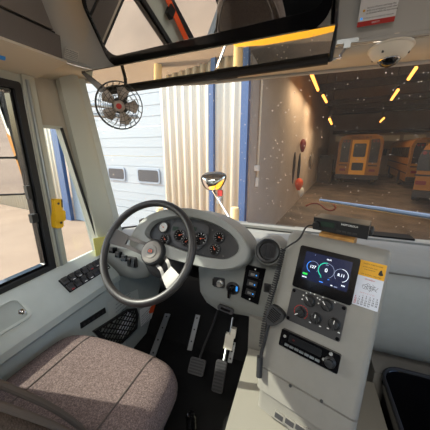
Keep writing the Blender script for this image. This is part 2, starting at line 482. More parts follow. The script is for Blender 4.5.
# parked buses
def bus(base, ax, w, h, L, lab, front=False):
    """base: ground point at the middle of the end facing the yard; ax: direction from there towards the far end."""
    ax = V(ax).normalized(); sd = V((ax.y, -ax.x, 0))
    t = thing('school_bus', base, lab, 'bus', 'yellow buses parked in the garage')
    Mo = lambda a, d, z: V(base) + sd*a + ax*d + V((0, 0, z))
    z0 = .45
    prof = [(-w/2, z0), (-w/2, h-.45), (-w/2+.12, h-.16), (-w/2+.45, h), (w/2-.45, h), (w/2-.12, h-.16), (w/2, h-.45), (w/2, z0)]
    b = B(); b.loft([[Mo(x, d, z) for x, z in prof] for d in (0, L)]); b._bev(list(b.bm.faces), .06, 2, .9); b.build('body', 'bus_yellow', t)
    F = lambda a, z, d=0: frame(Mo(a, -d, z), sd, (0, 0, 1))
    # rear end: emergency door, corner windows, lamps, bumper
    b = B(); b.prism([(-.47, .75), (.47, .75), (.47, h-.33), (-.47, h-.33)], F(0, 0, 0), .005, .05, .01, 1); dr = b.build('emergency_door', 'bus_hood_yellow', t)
    b = B(); b.prism(rrect(.7, .85, .08, 4, 0, h-.98), F(0, 0, .0), .045, .065); b.build('door_window', 'bus_dark', dr)
    b = B(); b.prism(rrect(.66, .5, .06, 4, 0, 1.28), F(0, 0, .0), .045, .065); b.build('door_window', 'bus_dark', dr)
    for s in (-1, 1):
        b = B(); b.prism([(s*.58, 1.55), (s*1.08, 1.55), (s*1.08, h-.62), (s*1.0, h-.3), (s*.58, h-.3)], F(0, 0, 0), .005, .03, .005, 1); b.build('rear_window', 'bus_dark', t)
        b = B()
        for q in (0, 1): b.lathe([(.07, 0), (.07, .04), (0, .055)], F(s*(.72+.2*q), h-.42, .03), 14)
        b.build('warning_lamp', 'tail_red', t)
        b = B(); b.prism(rrect(.35, .16, .03, 3, s*.85, 1.05), F(0, 0, 0), .005, .04); b.build('tail_lamp', 'tail_red', t)
        b = B(); b.box(F(s*.85, 1.36, .01), .5, .07, .04, .005, 1); b.build('rub_rail', 'bus_black', t)
    b = B(); b.box(F(0, .6, .1), w, .28, .2, .03); b.build('bumper', 'bus_black', t)
    text('SCHOOL BUS', .19, F(0, h-.19, .07), 'print_black', t)
    # side windows, both sides
    for s in (-1, 1):
        S = lambda d, z: frame(Mo(s*w/2, d, z), ax if s > 0 else -ax, (0, 0, 1))
        for k in range(int((L-1.2)/.75)):
            b = B(); b.prism(rrect(.64, .62, .06), S(.75+.75*k, h-.85), .004, .02); b.build('side_window', 'bus_dark', t)
        for zz in (.95, 1.45):
            b = B(); b.box(S(L/2, zz), L-.2, .06, .03); b.build('rub_rail', 'bus_black', t)
        for d in (2.2, L-1.8):
            M = frame(Mo(s*(w/2-.14), d, .5), ax, (0, 0, 1))
            b = B(); b.lathe([(.28, -.15), (.48, -.14), (.5, -.08), (.5, .08), (.48, .14), (.28, .15), (0, .1)], M, 24); b.build('wheel', 'bus_black', t)
    if front:
        for s in (-1,):
            b = B(); b.tube([Mo(s*w/2, L-.4, h-.7), Mo(s*(w/2+.3), L-.2, h-.75)], .02, 6); b.box(frame(Mo(s*(w/2+.35), L-.2, h-.95), sd, (0, 0, 1)), .25, .55, .12, .03); b.build('side_mirror', 'bus_black', t)
    return t
def gpos(x, depth): p = CAM + ray(x, 148)*depth; return V((p.x, p.y, GZ+.015))
bus(gpos(360, 15.6), g, 2.5, 3.3, 8, 'yellow school bus seen square from behind at the middle of the garage')
bus(gpos(411, 14.4)+e*1.24, g, 2.44, 3.05, 8.5, 'yellow school bus parked to the right, its dark side windows showing', True)
axc = (g*math.cos(.21)+e*math.sin(.21)); sdc = V((axc.y, -axc.x, 0))
bus(gpos(422, 9.8)+sdc*1.05, axc, 2.1, 2.68, 3.6, 'shorter yellow bus cut by the right edge of the windshield view, nearest of the three')

# ================================================================== CAB SHELL
FZ = .03
WX = -1.15
b = B(); b.span((-1.2, -2.6, FZ-.06), (1.2, 1.22, FZ)); struct(b.build('floor', 'rubber_mat'))
b = B(); b.loft([[V((x, 1.22, FZ-.06)), V((x, 1.22, FZ)), V((x, 1.50, .36)), V((x, 1.52, .80)), V((x, 1.58, .80)), V((x, 1.56, .34)), V((x, 1.27, -.06))] for x in (-1.2, 1.2)]); struct(b.build('wall_firewall', 'rubber_mat'))

def wall_with_holes(name, X0, X1, y0, y1, z0, z1, holes, m):
    """axis-aligned wall slab with rectangular openings (y0,y1,z0,z1)"""
    b = B(); ys = sorted({y0, y1, *[h[0] for h in holes], *[h[1] for h in holes]})
    for i in range(len(ys)-1):
        a, c = ys[i], ys[i+1]
        hs = sorted([(h[2], h[3]) for h in holes if h[0] <= a+1e-6 and h[1] >= c-1e-6])
        z = z0
        for (p, q) in hs:
            if p > z: b.span((X0, a, z), (X1, c, p))
            z = q
        if z1 > z: b.span((X0, a, z), (X1, c, z1))
    bmesh.ops.remove_doubles(b.bm, verts=b.bm.verts, dist=1e-5)
    return struct(b.build(name, m))
WIN_T = 1.61; SILL = .765
# driver's window opening, then the rear side windows seen only in the interior mirror
wall_with_holes('wall_bus_left', WX-.06, WX, -2.6, .80, GZ+.5, 2.0,
    [(.27, .80, SILL, WIN_T), (-.62, .08, SILL, WIN_T), (-1.5, -.75, SILL+.1, WIN_T), (-2.4, -1.65, SILL+.1, WIN_T)], 'pillar_grey')
b = B(); b.span((WX-.075, -2.6, GZ+.4), (WX-.062, .8, .755)); struct(b.build('trim_20', 'bus_yellow'))
wall_with_holes('wall_bus_right', 1.15, 1.21, -2.6, 1.3, FZ-.06, 2.0,
    [(.3, .95, .75, 1.55), (-.75, -.0, .85, 1.6), (-1.6, -.85, .85, 1.6), (-2.5, -1.7, .85, 1.6)], 'pillar_grey')
b = B()
for lo, hi in (((-1.15, -2.6, FZ-.06), (1.15, -2.54, .95)), ((-1.15, -2.6, 1.6), (1.15, -2.54, 2.05)), ((-1.15, -2.6, .95), (-.8, -2.54, 1.6)), ((.8, -2.6, .95), (1.15, -2.54, 1.6))): b.span(lo, hi)
struct(b.build('wall_bus_rear', 'pillar_grey'))
b = B(); b.loft([[V((x, y, z)) for (x, z) in ((-1.21, 1.98), (-.9, 2.06), (0, 2.1), (.9, 2.06), (1.21, 1.98), (1.21, 2.03), (.9, 2.11), (0, 2.15), (-.9, 2.11), (-1.21, 2.03))] for y in (-2.6, 1.0)]); struct(b.build('ceiling', 'cap_grey'))

# driver's sliding window: black frame, inner sash, pane
def win_frame(y0, y1, z0, z1, w, x0, x1):
    b = B()
    M = frame((x0, 0, 0), (0, 1, 0), (0, 0, 1))
    n = 4
    outer = rrect(y1-y0, z1-z0, .01, n, (y0+y1)/2, (z0+z1)/2); inner = rrect(y1-y0-2*w, z1-z0-2*w, .006, n, (y0+y1)/2, (z0+z1)/2)
    rings = [[M @ V((p[0], p[1], h)) for p in pp] for (pp, h) in ((outer, 0), (outer, x1-x0), (inner, x1-x0), (inner, 0), (outer, 0))]
    b.loft(rings, True, False, False); return b
w1 = struct(win_frame(.265, .765, SILL-.005, WIN_T+.005, .028, WX-.05, WX+.012).build('window_1', 'soft_black'))
win_frame(.29, .738, SILL+.02, WIN_T-.02, .016, WX-.035, WX-.002).build('sash', 'gloss_black', w1)
b = B(); b.span((WX-.012, .705, 1.13), (WX+.008, .722, 1.19), .003); b.span((WX-.012, .700, 1.02), (WX+.01, .728, 1.06), .003); b.build('latch', 'black_plastic', w1)
b = B(); b.span((WX-.026, .295, SILL+.03), (WX-.02, .73, WIN_T-.03)); b.build('pane', 'side_glass', w1)
w3 = struct(win_frame(-.62, .08, SILL, WIN_T, .04, WX-.05, WX+.012).build('window_3', 'soft_black'))
b = B(); b.span((WX-.026, -.59, SILL+.03), (WX-.02, .05, WIN_T-.03)); b.build('pane', 'side_glass', w3)

# pillar between the driver's window and the quarter window, with silver trim
b = B(); b.span((WX-.06, .775, SILL-.12), (WX+.012, .826, WIN_T+.04), .008); p = struct(b.build('trim_21', 'pillar_grey'))
b = B(); b.tube([(WX+.014, .792, SILL), (WX+.014, .792, WIN_T+.02)], .008, 8); b.build('bead', 'alu', p)
# quarter-window wall piece: polygon with a slanted opening
qo = [(.829, .70), (1.075, .70), (.93, 1.455), (.829, 1.455)]
fr_o = [(.825, .62), (1.16, .62), (1.02, 1.70), (.825, 1.70)]
b = B(); M = frame((WX-.05, 0, 0), (0, 1, 0), (0, 0, 1))
rings = [[M @ V((p[0], p[1], h)) for p in pp] for (pp, h) in ((fr_o, 0), (fr_o, .055), (qo, .045), (qo, 0), (fr_o, 0))]
b.loft(rings, True, False, False); struct(b.build('wall_quarter', 'cream_panel'))
b = B(); qi = [(.834, .712), (1.058, .712), (.921, 1.443), (.834, 1.443)]
rings = [[M @ V((p[0], p[1], h)) for p in pp] for (pp, h) in ((qo, .015), (qo, .052), (qi, .052), (qi, .015), (qo, .015))]
b.loft(rings, True, False, False); w2 = struct(b.build('window_2', 'pillar_grey'))
b = B(); b.tube([M @ V((1.064, .715, .054)), M @ V((.924, 1.448, .054))], .007, 8); b.build('seal', 'soft_black', w2)
b = B(); b.prism(qi, M, .02, .026); b.build('pane', 'side_glass', w2)
# A-pillar: broad moulded column, ribbed, from the ledge to the header
def pillar(name, pts_bot, pts_top, m):
    b = B(); b.loft([[V(p) for p in pts_bot], [V(p).lerp(V(q), .5) for p, q in zip(pts_bot, pts_top)], [V(q) for q in pts_top]]); b._bev(list(b.bm.faces), .012, 3, .6)
    return struct(b.build(name, m))
ap_b = [(-1.16, 1.06, .62), (-1.13, 1.06, .62), (-1.10, 1.12, .62), (-1.10, 1.19, .62), (-1.12, 1.22, .62), (-1.19, 1.22, .62), (-1.2, 1.06, .62)]
ap_t = [(-1.16, .925, 1.74), (-1.12, .925, 1.74), (-1.09, .97, 1.74), (-1.09, 1.005, 1.74), (-1.11, 1.025, 1.74), (-1.18, 1.025, 1.74), (-1.2, .925, 1.74)]
pillar('trim_22', ap_b, ap_t, 'pillar_grey')
pillar('trim_23', [(-1.19, 1.19, .62), (-1.125, 1.19, .62), (-1.12, 1.27, .62), (-1.19, 1.30, .62)], [(-1.18, 1.0, 1.74), (-1.115, 1.0, 1.74), (-1.11, 1.065, 1.74), (-1.18, 1.10, 1.74)], 'side_grey')

# windshield: bends back at the left end
def ws(x, z):
    base = 1.66; top = 1.36
    k = max(0, (-x-.55)/.6); base -= .38*k**1.6; top -= .28*k**1.6
    return base + (top-base)*(z-.80)/.90
XS = [-1.15, -1.05, -.95, -.85, -.75, -.65, -.55, -.3, 0, .3, .6, .9, 1.15]
b = B(); b.loft([[V((x, ws(x, z), z)) for x in XS] for z in (.78, 1.0, 1.25, 1.5, 1.72)], closed=False); wsh = struct(b.build('window_windshield', 'windshield_glass'))
b = B(); b.tube([(x, ws(x, .81)-.012, .812) for x in XS], .012, 8); b.build('seal', 'soft_black', wsh)

# header: soffit band along the windshield, upper cap leaning in to the ceiling
PATH = smooth_open([(-1.03, -2.6), (-1.03, .3), (-1.03, .93), (-.98, 1.06), (-.86, 1.12), (-.5, 1.12), (1.15, 1.12)], 3)
def cap_ring(off, z):
    r = []
    for i, p in enumerate(PATH):
        a = PATH[max(0, i-1)]; c = PATH[min(len(PATH)-1, i+1)]
        t_ = (c-a).normalized(); nrm = V((t_.y, -t_.x))
        r.append(V((p.x+nrm.x*off, p.y+nrm.y*off, z)))
    return r
b = B()
b.loft([cap_ring(0.01, 1.715), cap_ring(.0, 1.73), cap_ring(.03, 1.80), cap_ring(.09, 1.90), cap_ring(.2, 2.0), cap_ring(.34, 2.06)], closed=False)
struct(b.build('trim_30', 'cap_grey', thick=.01))
b = B()
out = [V((max(-1.16, min(1.16, p.x*1.25)), p.y if p.y < .9 else ws(max(-1.15, p.x), 1.70)-.005, 1.655 if p.y < .9 else 1.70)) for p in PATH]
out = [V((-1.155, q.y if PATH[i].y < .95 else q.y, q.z)) if PATH[i].x < -1.0 else q for i, q in enumerate(out)]
b.loft([out, cap_ring(-.005, 1.712)], closed=False)
struct(b.build('trim_31', 'soffit', thick=.006))
b = B(); b.tube([(x, ws(x, 1.695)-.012, 1.697) for x in XS], .012, 8); struct(b.build('trim_32', 'cap_grey'))

# ================================================================== OVERHEAD
# padded box over the driver's window
b = B()
pr_ = [(-.955, 1.700), (-.950, 1.778), (-1.148, 1.778), (-1.148, 1.703)]
b.loft([[V((x, y, z)) for x, z in pr_] for y in (-1.2, .825)]); b._bev(list(b.bm.faces), .012, 2, .6)
b2_ = B(); b2_.loft([[V((x, y, z)) for x, z in ((-.957, 1.690), (-.957, 1.699), (-1.149, 1.700), (-1.149, 1.648))] for y in (-1.2, .845)]); struct(b2_.build('trim_33', 'soffit'))
t = thing('overhead_pad', (-1.05, .2, 1.66), 'dark grey padded head rail above the driver window', 'head pad')
b.build('lower_pad', 'pad', t)
b = B(); b.loft([[V((x, y, z)) for x, z in ((-.952, 1.789), (-.93, 1.95), (-1.06, 1.97), (-1.148, 1.789))] for y in (-1.2, .80)])
for v in b.bm.verts:
    if v.co.z > 1.88: v.co.y = min(v.co.y, .72)
b._bev(list(b.bm.faces), .015, 2, .6); b.build('upper_panel', 'pad_light', t)
b = B(); b.span((-1.148, -1.2, 1.778), (-.962, .815, 1.789)); b.build('seam', 'soft_black', t)
# little paper notice on the cap beside the pad
b = B(); M = frame((-1.009, .918, 1.748), (.1, 1, 0), (.43, 0, 1))
t = thing('notice_sticker', M.translation, 'small grey text sticker on the header beside the dark head pad', 'sticker')
b.prism(rrect(.062, .042, .004), M, .002, .0045); b.build('sheet', 'notice_grey', t)
for k in range(5): text('CHECK ALL MIRRORS BEFORE MOVING', .0033, M @ T(0, .014-.007*k, .0048), 'print_grey', t)
# blue clip at the left edge
mat('blue_plastic', '#2f8fe8', .4)
p = onx(1, 61, -1.06); p.z = 1.668
b = B(); b.tube([p+V((.0, -.06, .0)), p+V((.0, .012, .0))], .010, 8); tag(b.build('blue_clip', 'blue_plastic'), 'bright blue clip under the head pad at the left edge', 'clip')

# interior rear-view mirror
md = V((-.994, .113, 0)).normalized()                     # along the mirror to its far (left) end
P0 = ony(331, 26, .86)
TILT = math.radians(31)
nh = V((-.113, -.994, 0)).normalized()
mn = nh*math.cos(TILT) + V((0, 0, -1))*math.sin(TILT)      # faces back and down
mu_ = md.cross(mn); mu_ = mu_ if mu_.z > 0 else -mu_
MM = frame(P0, -md, mu_)
Pl = onp(113, 70, P0, mn); LEN = (Pl-P0).dot(md)
t = thing('interior_mirror', P0 + md*LEN*.5 + mu_*.12, 'wide black framed interior mirror hanging below the header', 'mirror')
HM = .26
b = B(); sgn = 1 if MM.col[2].to_3d().dot(mn) > 0 else -1
M = frame(P0, -md*sgn, mu_)                               # local z == mn
xs = -LEN*sgn/2
oo = rrect(LEN, HM, .06, 8, xs, HM/2); ii = rrect(LEN-.024, HM-.06, .05, 8, xs, HM/2+.014)
rings = [[M @ V((p[0], p[1], h)) for p in pp] for (pp, h) in ((oo, -.02), (oo, .004), (ii, .004), (ii, -.004))]
b.loft(rings, True, True, False); b.build('frame', 'gloss_black', t)
b = B(); b.prism(ii, M, -.006, .0005); b.build('mirror_glass', 'mirror', t)
b = B()
for f_ in (.2, .8): b.tube([P0+md*LEN*f_+mu_*HM*.6-mn*.02, P0+md*LEN*f_+mu_*(HM*.6+.02)-mn*.1], .012, 10)
b.build('mount', 'black_plastic', t)

# flip-up sun visor: glossy panel on a rail
ra, rb = onz(126, 89.5, 1.635), onz(328, 60, 1.650)
rb = ony(328, 60, 1.06); ra = ony(107, 92.0, 1.06)
rdir = (ra-rb).normalized()
t = thing('sun_visor', (ra+rb)/2, 'long glossy flip-up sun visor with a black rail below the mirror', 'sun visor')
b = B(); b.tube([rb, rb.lerp(ra, .33), rb.lerp(ra, .335), rb.lerp(ra, .42), rb.lerp(ra, .425), ra], [.0145, .0145, .018, .018, .0145, .0145], 12); b.build('rail', 'soft_black', t)
TV = math.radians(6.8)
vb = V((0, -math.cos(TV), math.sin(TV)))
vdir = rdir
VW = .20
vn = vdir.cross(vb).normalized()
cfl = rb + rdir*((ony(99, 84, 1.06)-rb).dot(rdir)) + V((0, 0, .006)); cbl = rb + rdir*((ony(83, 73, .87)-rb).dot(rdir)) + vb*VW
corners = [rb+V((0,0,.006)), cfl, cbl, rb + vb*VW]
ctr = corners[0]
M = frame(ctr, vdir, vb)
poly = [((c-ctr).dot(M.col[0].to_3d()), (c-ctr).dot(M.col[1].to_3d())) for c in corners]
b = B(); b.prism(poly, M, -.002, .002); b.build('visor_panel', 'visor', t)
b = B(); b.prism([(poly[1][0]-.06, poly[1][1]-.001), (poly[1][0]+.0, poly[1][1]), (poly[2][0]+.0, poly[2][1]), (poly[2][0]-.02, poly[2][1])], M, -.004, .004); b.build('end_cap', 'steel_dark', t)
# black curved arm at the visor's right end and the rod to its bracket
b = B(); pa = [rb+V((.006, .0, .0)), rb+V((.006, -.03, .02)), rb+V((.004, -.09, .05)), rb+V((-.004, -.15, .11)), rb+V((-.012, -.16, .2))]
b.tube(smooth_open(pa, 2), .011, 8); b.build('arm', 'gloss_black', t)
br = ony(347, 46, 1.095)
b = B(); b.tube(smooth_open([rb+V((.0, 0, 0)), rb+V((.045, .005, .004)), ony(340, 56, 1.08), ony(343.5, 51, 1.09), br], 2), .005, 8); b.build('rod', 'chrome', t)
b = B(); b.box(T(br+V((0, .0, .005))), .022, .016, .026, .003); b.box(T(br+V((0, .004, .016))), .07, .008, .014, .002)
b.build('bracket', 'alu', t)

# small cab fan
fc = dep(119.5, 106, 1.02)
fn = (CAM-fc); fn = V((.55, -.80, -.18)).normalized()
M = frame(fc, fn.cross(V((0, 0, 1))).normalized()*-1, V((0, 0, 1)) - fn*fn.z)
if M.col[2].to_3d().dot(fn) < 0: M = frame(fc, fn.cross(V((0, 0, 1))).normalized(), V((0, 0, 1)) - fn*fn.z)
RF = .093
t = thing('cab_fan', fc, 'small round cab fan with wire cage under the visor rail', 'fan')
b = B()
for k in range(5):
    a0 = 2*PI*k/5
    rr = [(.018, -.25, .006), (.045, -.42, .012), (.070, -.38, .014), (.078, 0, 0), (.070, .38, -.012), (.045, .36, -.012), (.018, .3, -.006)]
    vs = [M @ V((r*math.cos(a0+da), r*math.sin(a0+da), h)) for r, da, h in rr]
    b._new(vs, [tuple(range(len(vs)))])
b.build('blades', 'fan_grey', t, thick=.003)
b = B(); b.lathe([(.022, -.03), (.022, .012), (.016, .02), (0, .022)], M, 20); h_ = b.build('hub', 'fan_grey', t)
b = B(); b.lathe([(.011, .02), (.011, .026), (0, .027)], M, 16); b.build('cap', 'red', h_)
def cage(front):
    b = B(); s = 1 if front else -1
    prof = lambda r: s*(.040 - .030*(r/RF)**2)
    for r in (RF, .078, .060, .042, .026):
        b.tube([M @ V((r*math.cos(2*PI*k/28), r*math.sin(2*PI*k/28), prof(r))) for k in range(28)], .0022 if r == RF else .0011, 5, True)
    for k in range(22):
        a = 2*PI*k/22
        b.tube([M @ V((r*math.cos(a+.5*(RF-r)/RF), r*math.sin(a+.5*(RF-r)/RF), prof(r))) for r in (.026, .05, .075, RF)], .0010, 4)
    return b
cage(True).build('front_cage', 'steel_dark', t); cage(False).build('rear_cage', 'steel_dark', t)
b = B(); b.lathe([(.03, -.075), (.034, -.06), (.034, -.035), (.0, -.03)], M, 18); b.tube([M @ V((0, 0, -.06)), ony(126, 98, 1.05), ony(126, 90, 1.06)], .008, 8); b.build('motor', 'steel_dark', t)

# dome camera under the header
cc = ony(391, 44.5, 1.17)
t = thing('dome_camera', cc, 'white dome security camera under the header at the upper right', 'camera')
dn = V((-.05, -.10, -1)).normalized()
M = frame(cc, V((1, .1, 0)), dn.cross(V((1, .1, 0)))) @ Matrix.Scale(.98, 4)
b = B(); b.lathe([(.058, -.032), (.0585, .006), (.072, .009), (.074, .015), (.068, .019)], M, 36); b.build('base', 'white_plastic', t)
b = B(); b.lathe([(.069, .018), (.065, .028), (.055, .042), (.044, .051), (.036, .054), (.030, .053)], M, 36); b.build('housing', 'white_plastic', t)
b = B(); b.lathe([(.034, .050), (.033, .058), (.026, .068), (.014, .074), (0, .076)], M, 28); b.build('dome', 'lens', t)
b = B(); b.lathe([(.037, .049), (.037, .055), (.033, .057)], M, 28); b.build('ring', 'chrome', t)
b = B()
for a in (.4, 2.3, -1.0, 4.1-.3): b.lathe([(.004, .03), (.004, .042), (0, .043)], M @ T(.056*math.cos(a), .056*math.sin(a), 0), 8)
b.build('screw', 'steel_dark', t)

# safety notice on the header
def header_y(z): return 1.12 - .03*(z-1.73)/.07 if z < 1.8 else 1.09 - .06*(z-1.80)/.10
pz = [ony(*q, 1.085) for q in ((358, 28.5), (396, 19.5))]
hx = (pz[1]-pz[0]).normalized(); hx = V((1, 0, .02)).normalized()
hy = V((0, -.45, 1)).normalized()
M = frame(ony(375.5, 21.5, 1.075), hx, hy)
NW = (ony(396.5, 20, 1.075)-ony(358.5, 29, 1.075)).x
t = thing('safety_notice', M.translation, 'white safety notice with a red bottom bar on the header', 'notice')
b = B(); b.prism([(-NW/2, -.008), (NW/2, -.008), (NW/2, .2), (-NW/2, .2)], M, 0, .0015); b.build('sheet', 'paper', t)
b = B(); b.prism([(-NW/2, -.008), (NW/2, -.008), (NW/2, .006), (-NW/2, .006)], M, .0012, .0022); b.build('red_bar', 'red', t)
text('SAFETY', .007, M @ T(0, -.001, .0023), 'white_mark', t, 'bar_lettering')
for yy in (.034, .068, .085): b = B(); b.lathe([(.0035, .0012), (.0035, .0022), (0, .0023)], M @ T(-NW/2+.014, yy, 0), 12); b.build('bullet', 'gold_card', t)
b = B(); b.prism(rrect(.006, .006, .001, 2, -NW/2+.010, .0135), M, .0012, .0022); b.build('mark', 'blue_light', t)
for (yy, s_) in ((.088, 'Do not move the'), (.081, 'bus until seated'), (.068, 'Stay on seats'), (.040, 'Secure all items and keep the'), (.033, 'aisle and emergency exits clear'), (.026, 'at all times while the bus moves')):
    text(s_, .0068, M @ T(-NW/2+.022, yy, .0016), 'print_black', t, align='LEFT')
text('Call dispatch before leaving the bus unattended', .0045, M @ T(-NW/2+.016, .0135, .0016), 'print_grey', t, 'small_print', align='LEFT')

# ================================================================== DASHBOARD
dash = thing('dashboard', (-.2, 1.3, .6), 'light grey moulded dashboard with round instrument pod below the windshield', 'dashboard')
def prof(yb, zb, zt, bulge=0, yback=None, zback=.815, yf=1.0):
    return [(yback, zback), (yback-.25, zt+.005), (yf+.10, zt+.005), (yf+.045, zt), (yf+.012, zt-.02), (yf-.002, (zt*2+zb)/3), (yf+.004-bulge, (zt+2*zb)/3), (yb-.01, zb+.03), (yb+.005, zb+.006), (yb+.04, zb), (yb+.22, zb+.005)]
def dstat(x, zb, zt=.845, yb=1.02, yf=1.0): return (x, prof(yb, zb, zt, 0, ws(x, .81)-.005, .815, yf))
def dash_body(stats, nm, m='dash_grey', par=dash):
    b = B(); b.loft([[V((x, y, z)) for y, z in pr] for x, pr in stats]); return b.build(nm, m, par, ang=40)
dash_body([dstat(-.45, .60), dstat(-.42, .555), dstat(-.36, .525), dstat(-.28, .525), dstat(-.16, .53), dstat(-.05, .53), dstat(.1, .53)], 'lower_panel')
dash_body([dstat(-1.13, .60, .80, 1.03, 1.02), dstat(-1.0, .60, .81, 1.02, 1.01), dstat(-.86, .605, .825), dstat(-.79, .63, .83), dstat(-.76, .67, .83)], 'corner_panel')
dash_body([dstat(-.78, .775), dstat(-.6, .79), dstat(-.43, .775)], 'bridge_panel')
# right-hand dash: long convex moulding
rs = [(1.655, .812), (1.3, .90), (1.06, .915), (1.005, .905), (.975, .88), (.955, .82), (.95, .75), (.952, .68), (.962, .61), (.985, .565), (1.01, .525), (1.06, .505), (1.2, .50)]
b = B(); b.loft([[V((x, y, z)) for y, z in rs] for x in (.08, .5, .9, 1.14)]); b.build('passenger_panel', 'dash_grey', dash, ang=45)
b = B(); b.tube([(x, .992, .898) for x in (.26, .7, 1.14)], .0035, 6); b.build('seam', 'console_seam', dash)
# defrost slot strips at the glass
b = B(); b.span((-.34, 1.585, .828), (-.02, 1.63, .842), .004); b.build('defrost_vent', 'soft_black', dash)
b = B(); b.span((.22, 1.56, .832), (.62, 1.64, .862), .006); b.build('defrost_vent', 'rubber_mat', dash)
b = B(); b.loft([[V((x, y, z)) for y, z in ((1.50, .845), (1.655, .815), (1.655, .835), (1.5, .862))] for x in (-.45, 1.14)]); b.build('rear_ledge', 'dash_grey', dash)

# instrument pod
LC = math.radians(30)
cn = V((0, -math.cos(LC), math.sin(LC))); cu_ = V((1, 0, 0)); cv = cn.cross(cu_)
PC = dep(195, 238, 1.10)
def cl(x, y): q = onp(x, y, PC, cn)-PC; return V((q.dot(cu_), q.dot(cv)))
opx = [(149, 236), (151, 229), (158, 222), (173, 218.6), (185, 218), (197, 219.5), (210, 223), (221, 228), (230, 234), (236.5, 241), (239.5, 248), (237, 254), (227, 259.5), (212, 258), (197, 255), (183, 250), (168, 244.5), (155, 241)]
ol = smooth_poly([cl(*q) for q in opx], 2)
lpx = [(131, 246), (135, 233), (145, 220), (159, 212.5), (175, 209.5), (190, 209), (206, 212), (221, 218), (236, 228), (247, 240), (252, 252), (248, 264), (232, 271), (213, 270), (196, 266), (180, 262), (160, 256), (140, 252)]
ll = smooth_poly([cl(*q) for q in lpx], 2)
CM = frame(PC, cu_, cv)
def ring(poly, h, k=1.0, shift=V((0, 0, 0)), flat=None):
    c = sum(poly, V((0, 0)))/len(poly)
    r = []
    for p in poly:
        q = c + (p-c)*k
        r.append(CM @ V((q.x, q.y, h)) + shift)
    return r
b = B()
r_end = ring(ll, -.02, .9, V((0, .38, -.16)))
for q in r_end: q.y = min(q.y, 1.5); q.z = min(q.z, .95)
b.loft([ring(ol, -.004), ring(ol, .012, 1.01), ring(ol, .028, 1.045), ring(ll, .032, .965), ring(ll, .026, .99), ring(ll, .0, 1.0), ring(ll, -.04, 1.0, V((0, .03, -.01))), ring(ll, -.04, .98, V((0, .16, -.03))), r_end], True, False, True)
pod = b.build('instrument_pod', 'dash_grey', dash, ang=50)
b = B(); b.prism([tuple(p) for p in ol], CM, -.03, 0.0); clus = b.build('gauge_panel', 'black_plastic', dash)
# centre cluster surround
def ppoly(pts, k=2): return [tuple(q) for q in smooth_poly([cl(*p) for p in pts], k)]
b = B(); b.prism(ppoly([(172, 223), (186, 222), (206, 224), (210, 229), (207, 240), (202, 249), (192, 251), (178, 247), (171, 240)], 2), CM, 0, .006, .003, 1); b.build('cluster_surround', 'charcoal', dash)
def gauge(x, y, r, face='gloss_black', a0=2.2, a1=-1.0, na=.7, bez='charcoal', big=False):
    c = cl(x, y); M = CM @ T(c.x, c.y, 0)
    b = B(); b.lathe([(r*1.18, .0), (r*1.18, .010), (r*1.1, .013), (r*.98, .012), (r*.96, .004)], M, 26); gz = b.build('gauge', bez, dash)
    b = B(); b.lathe([(r*.98, .003), (r*.98, .006), (0, .006)], M, 24); b.build('dial', face, gz)
    b = B(); n = 9
    for k in range(n):
        a = 3.9 - k*(4.6/(n-1)); b.box(M @ Matrix.Rotation(a, 4, 'Z') @ T(r*.78, 0, .0065), r*.2, r*.05, .0008)
    b.build('tick', 'white_mark', gz)
    b = B(); b.box(M @ Matrix.Rotation(na, 4, 'Z') @ T(r*.3, 0, .0075), r*.7, r*.06, .001); b.lathe([(r*.14, .006), (r*.14, .009), (0, .009)], M, 10); b.build('needle', 'needle', gz)
gauge(164, 227.5, .0235, 'dial_light', na=2.6)
gauge(165.5, 239.5, .022, na=2.3)
gauge(180, 235.5, .026, na=.4)
gauge(186.5, 242, .021, na=.8)
gauge(201, 239, .03, na=.2)
gauge(219.5, 237.5, .023, na=-.3)
gauge(215, 249.5, .023, na=2.2)
b = B(); c = cl(192, 229); b.prism(rrect(.05, .018, .004, 4, c.x, c.y), CM, .006, .0085); b.build('message_display', 'lcd', dash)
c = cl(176, 229); b = B(); b.prism(rrect(.03, .02, .004, 4, c.x, c.y), CM, .006, .0085); b.build('message_display', 'lcd', dash)
for (x, y) in ((173.5, 220.5), (212.5, 230), (223, 256), (203, 254)):
    c = cl(x, y); b = B(); b.lathe([(.004, 0), (.004, .003), (0, .0035)], CM @ T(c.x, c.y, 0), 10); b.build('screw', 'steel_dark', dash)

# dash face items (face plane near Y = 1.0)
DN = V((0, -1, .08)).normalized(); DO = V((0, 1.0, .72)); DU = V((1, 0, 0)); DVv = DN.cross(DU)
def dpt(x, y): return onp(x, y, DO, DN)
def DM(x, y, h=0): return frame(dpt(x, y)+DN*h, DU, DVv)
# plate with three rockers beside the vent
tl, tr_, br_, bl_ = dpt(246.5, 264.5), dpt(266, 269), dpt(258.5, 304), dpt(241, 296.5)
du = (tr_-tl); M = frame(tl, (bl_-tl)*-1 if False else DU*1.0, DVv)
def quad_prism(pts, h0, h1, bev=.002, M=None):
    o = pts[0]; M = frame(o, DU, DVv); return [((q-o).dot(DU), (q-o).dot(DVv)) for q in pts], M
pp, M = quad_prism([tl, tr_, br_, bl_], 0, 0)
b = B(); b.prism(pp, M, -.004, .007, .004, 2); sp = b.build('switch_plate', 'gloss_black', dash)
for k in range(3):
    f_ = .2 + .27*k
    a_ = tl.lerp(bl_, f_).lerp(tr_.lerp(br_, f_), .22); d_ = tl.lerp(bl_, f_).lerp(tr_.lerp(br_, f_), .72)
    xx = (d_-a_).normalized(); mid = (a_+d_)/2
    Ms = frame(mid+DN*.009, xx, DN.cross(xx))
    b = B(); b.box(Ms, .046, .027, .012, .003); rk = b.build('rocker', 'charcoal', dash)
    b = B(); b.box(Ms @ T(-.004, 0, .006), .018, .012, .0015); b.build('symbol', 'silver', rk)
    b = B(); b.lathe([(.0035, 0), (.0035, .0075), (0, .008)], Ms @ T(.013, 0, 0), 10); b.build('pilot_lamp', 'blue_light', rk)
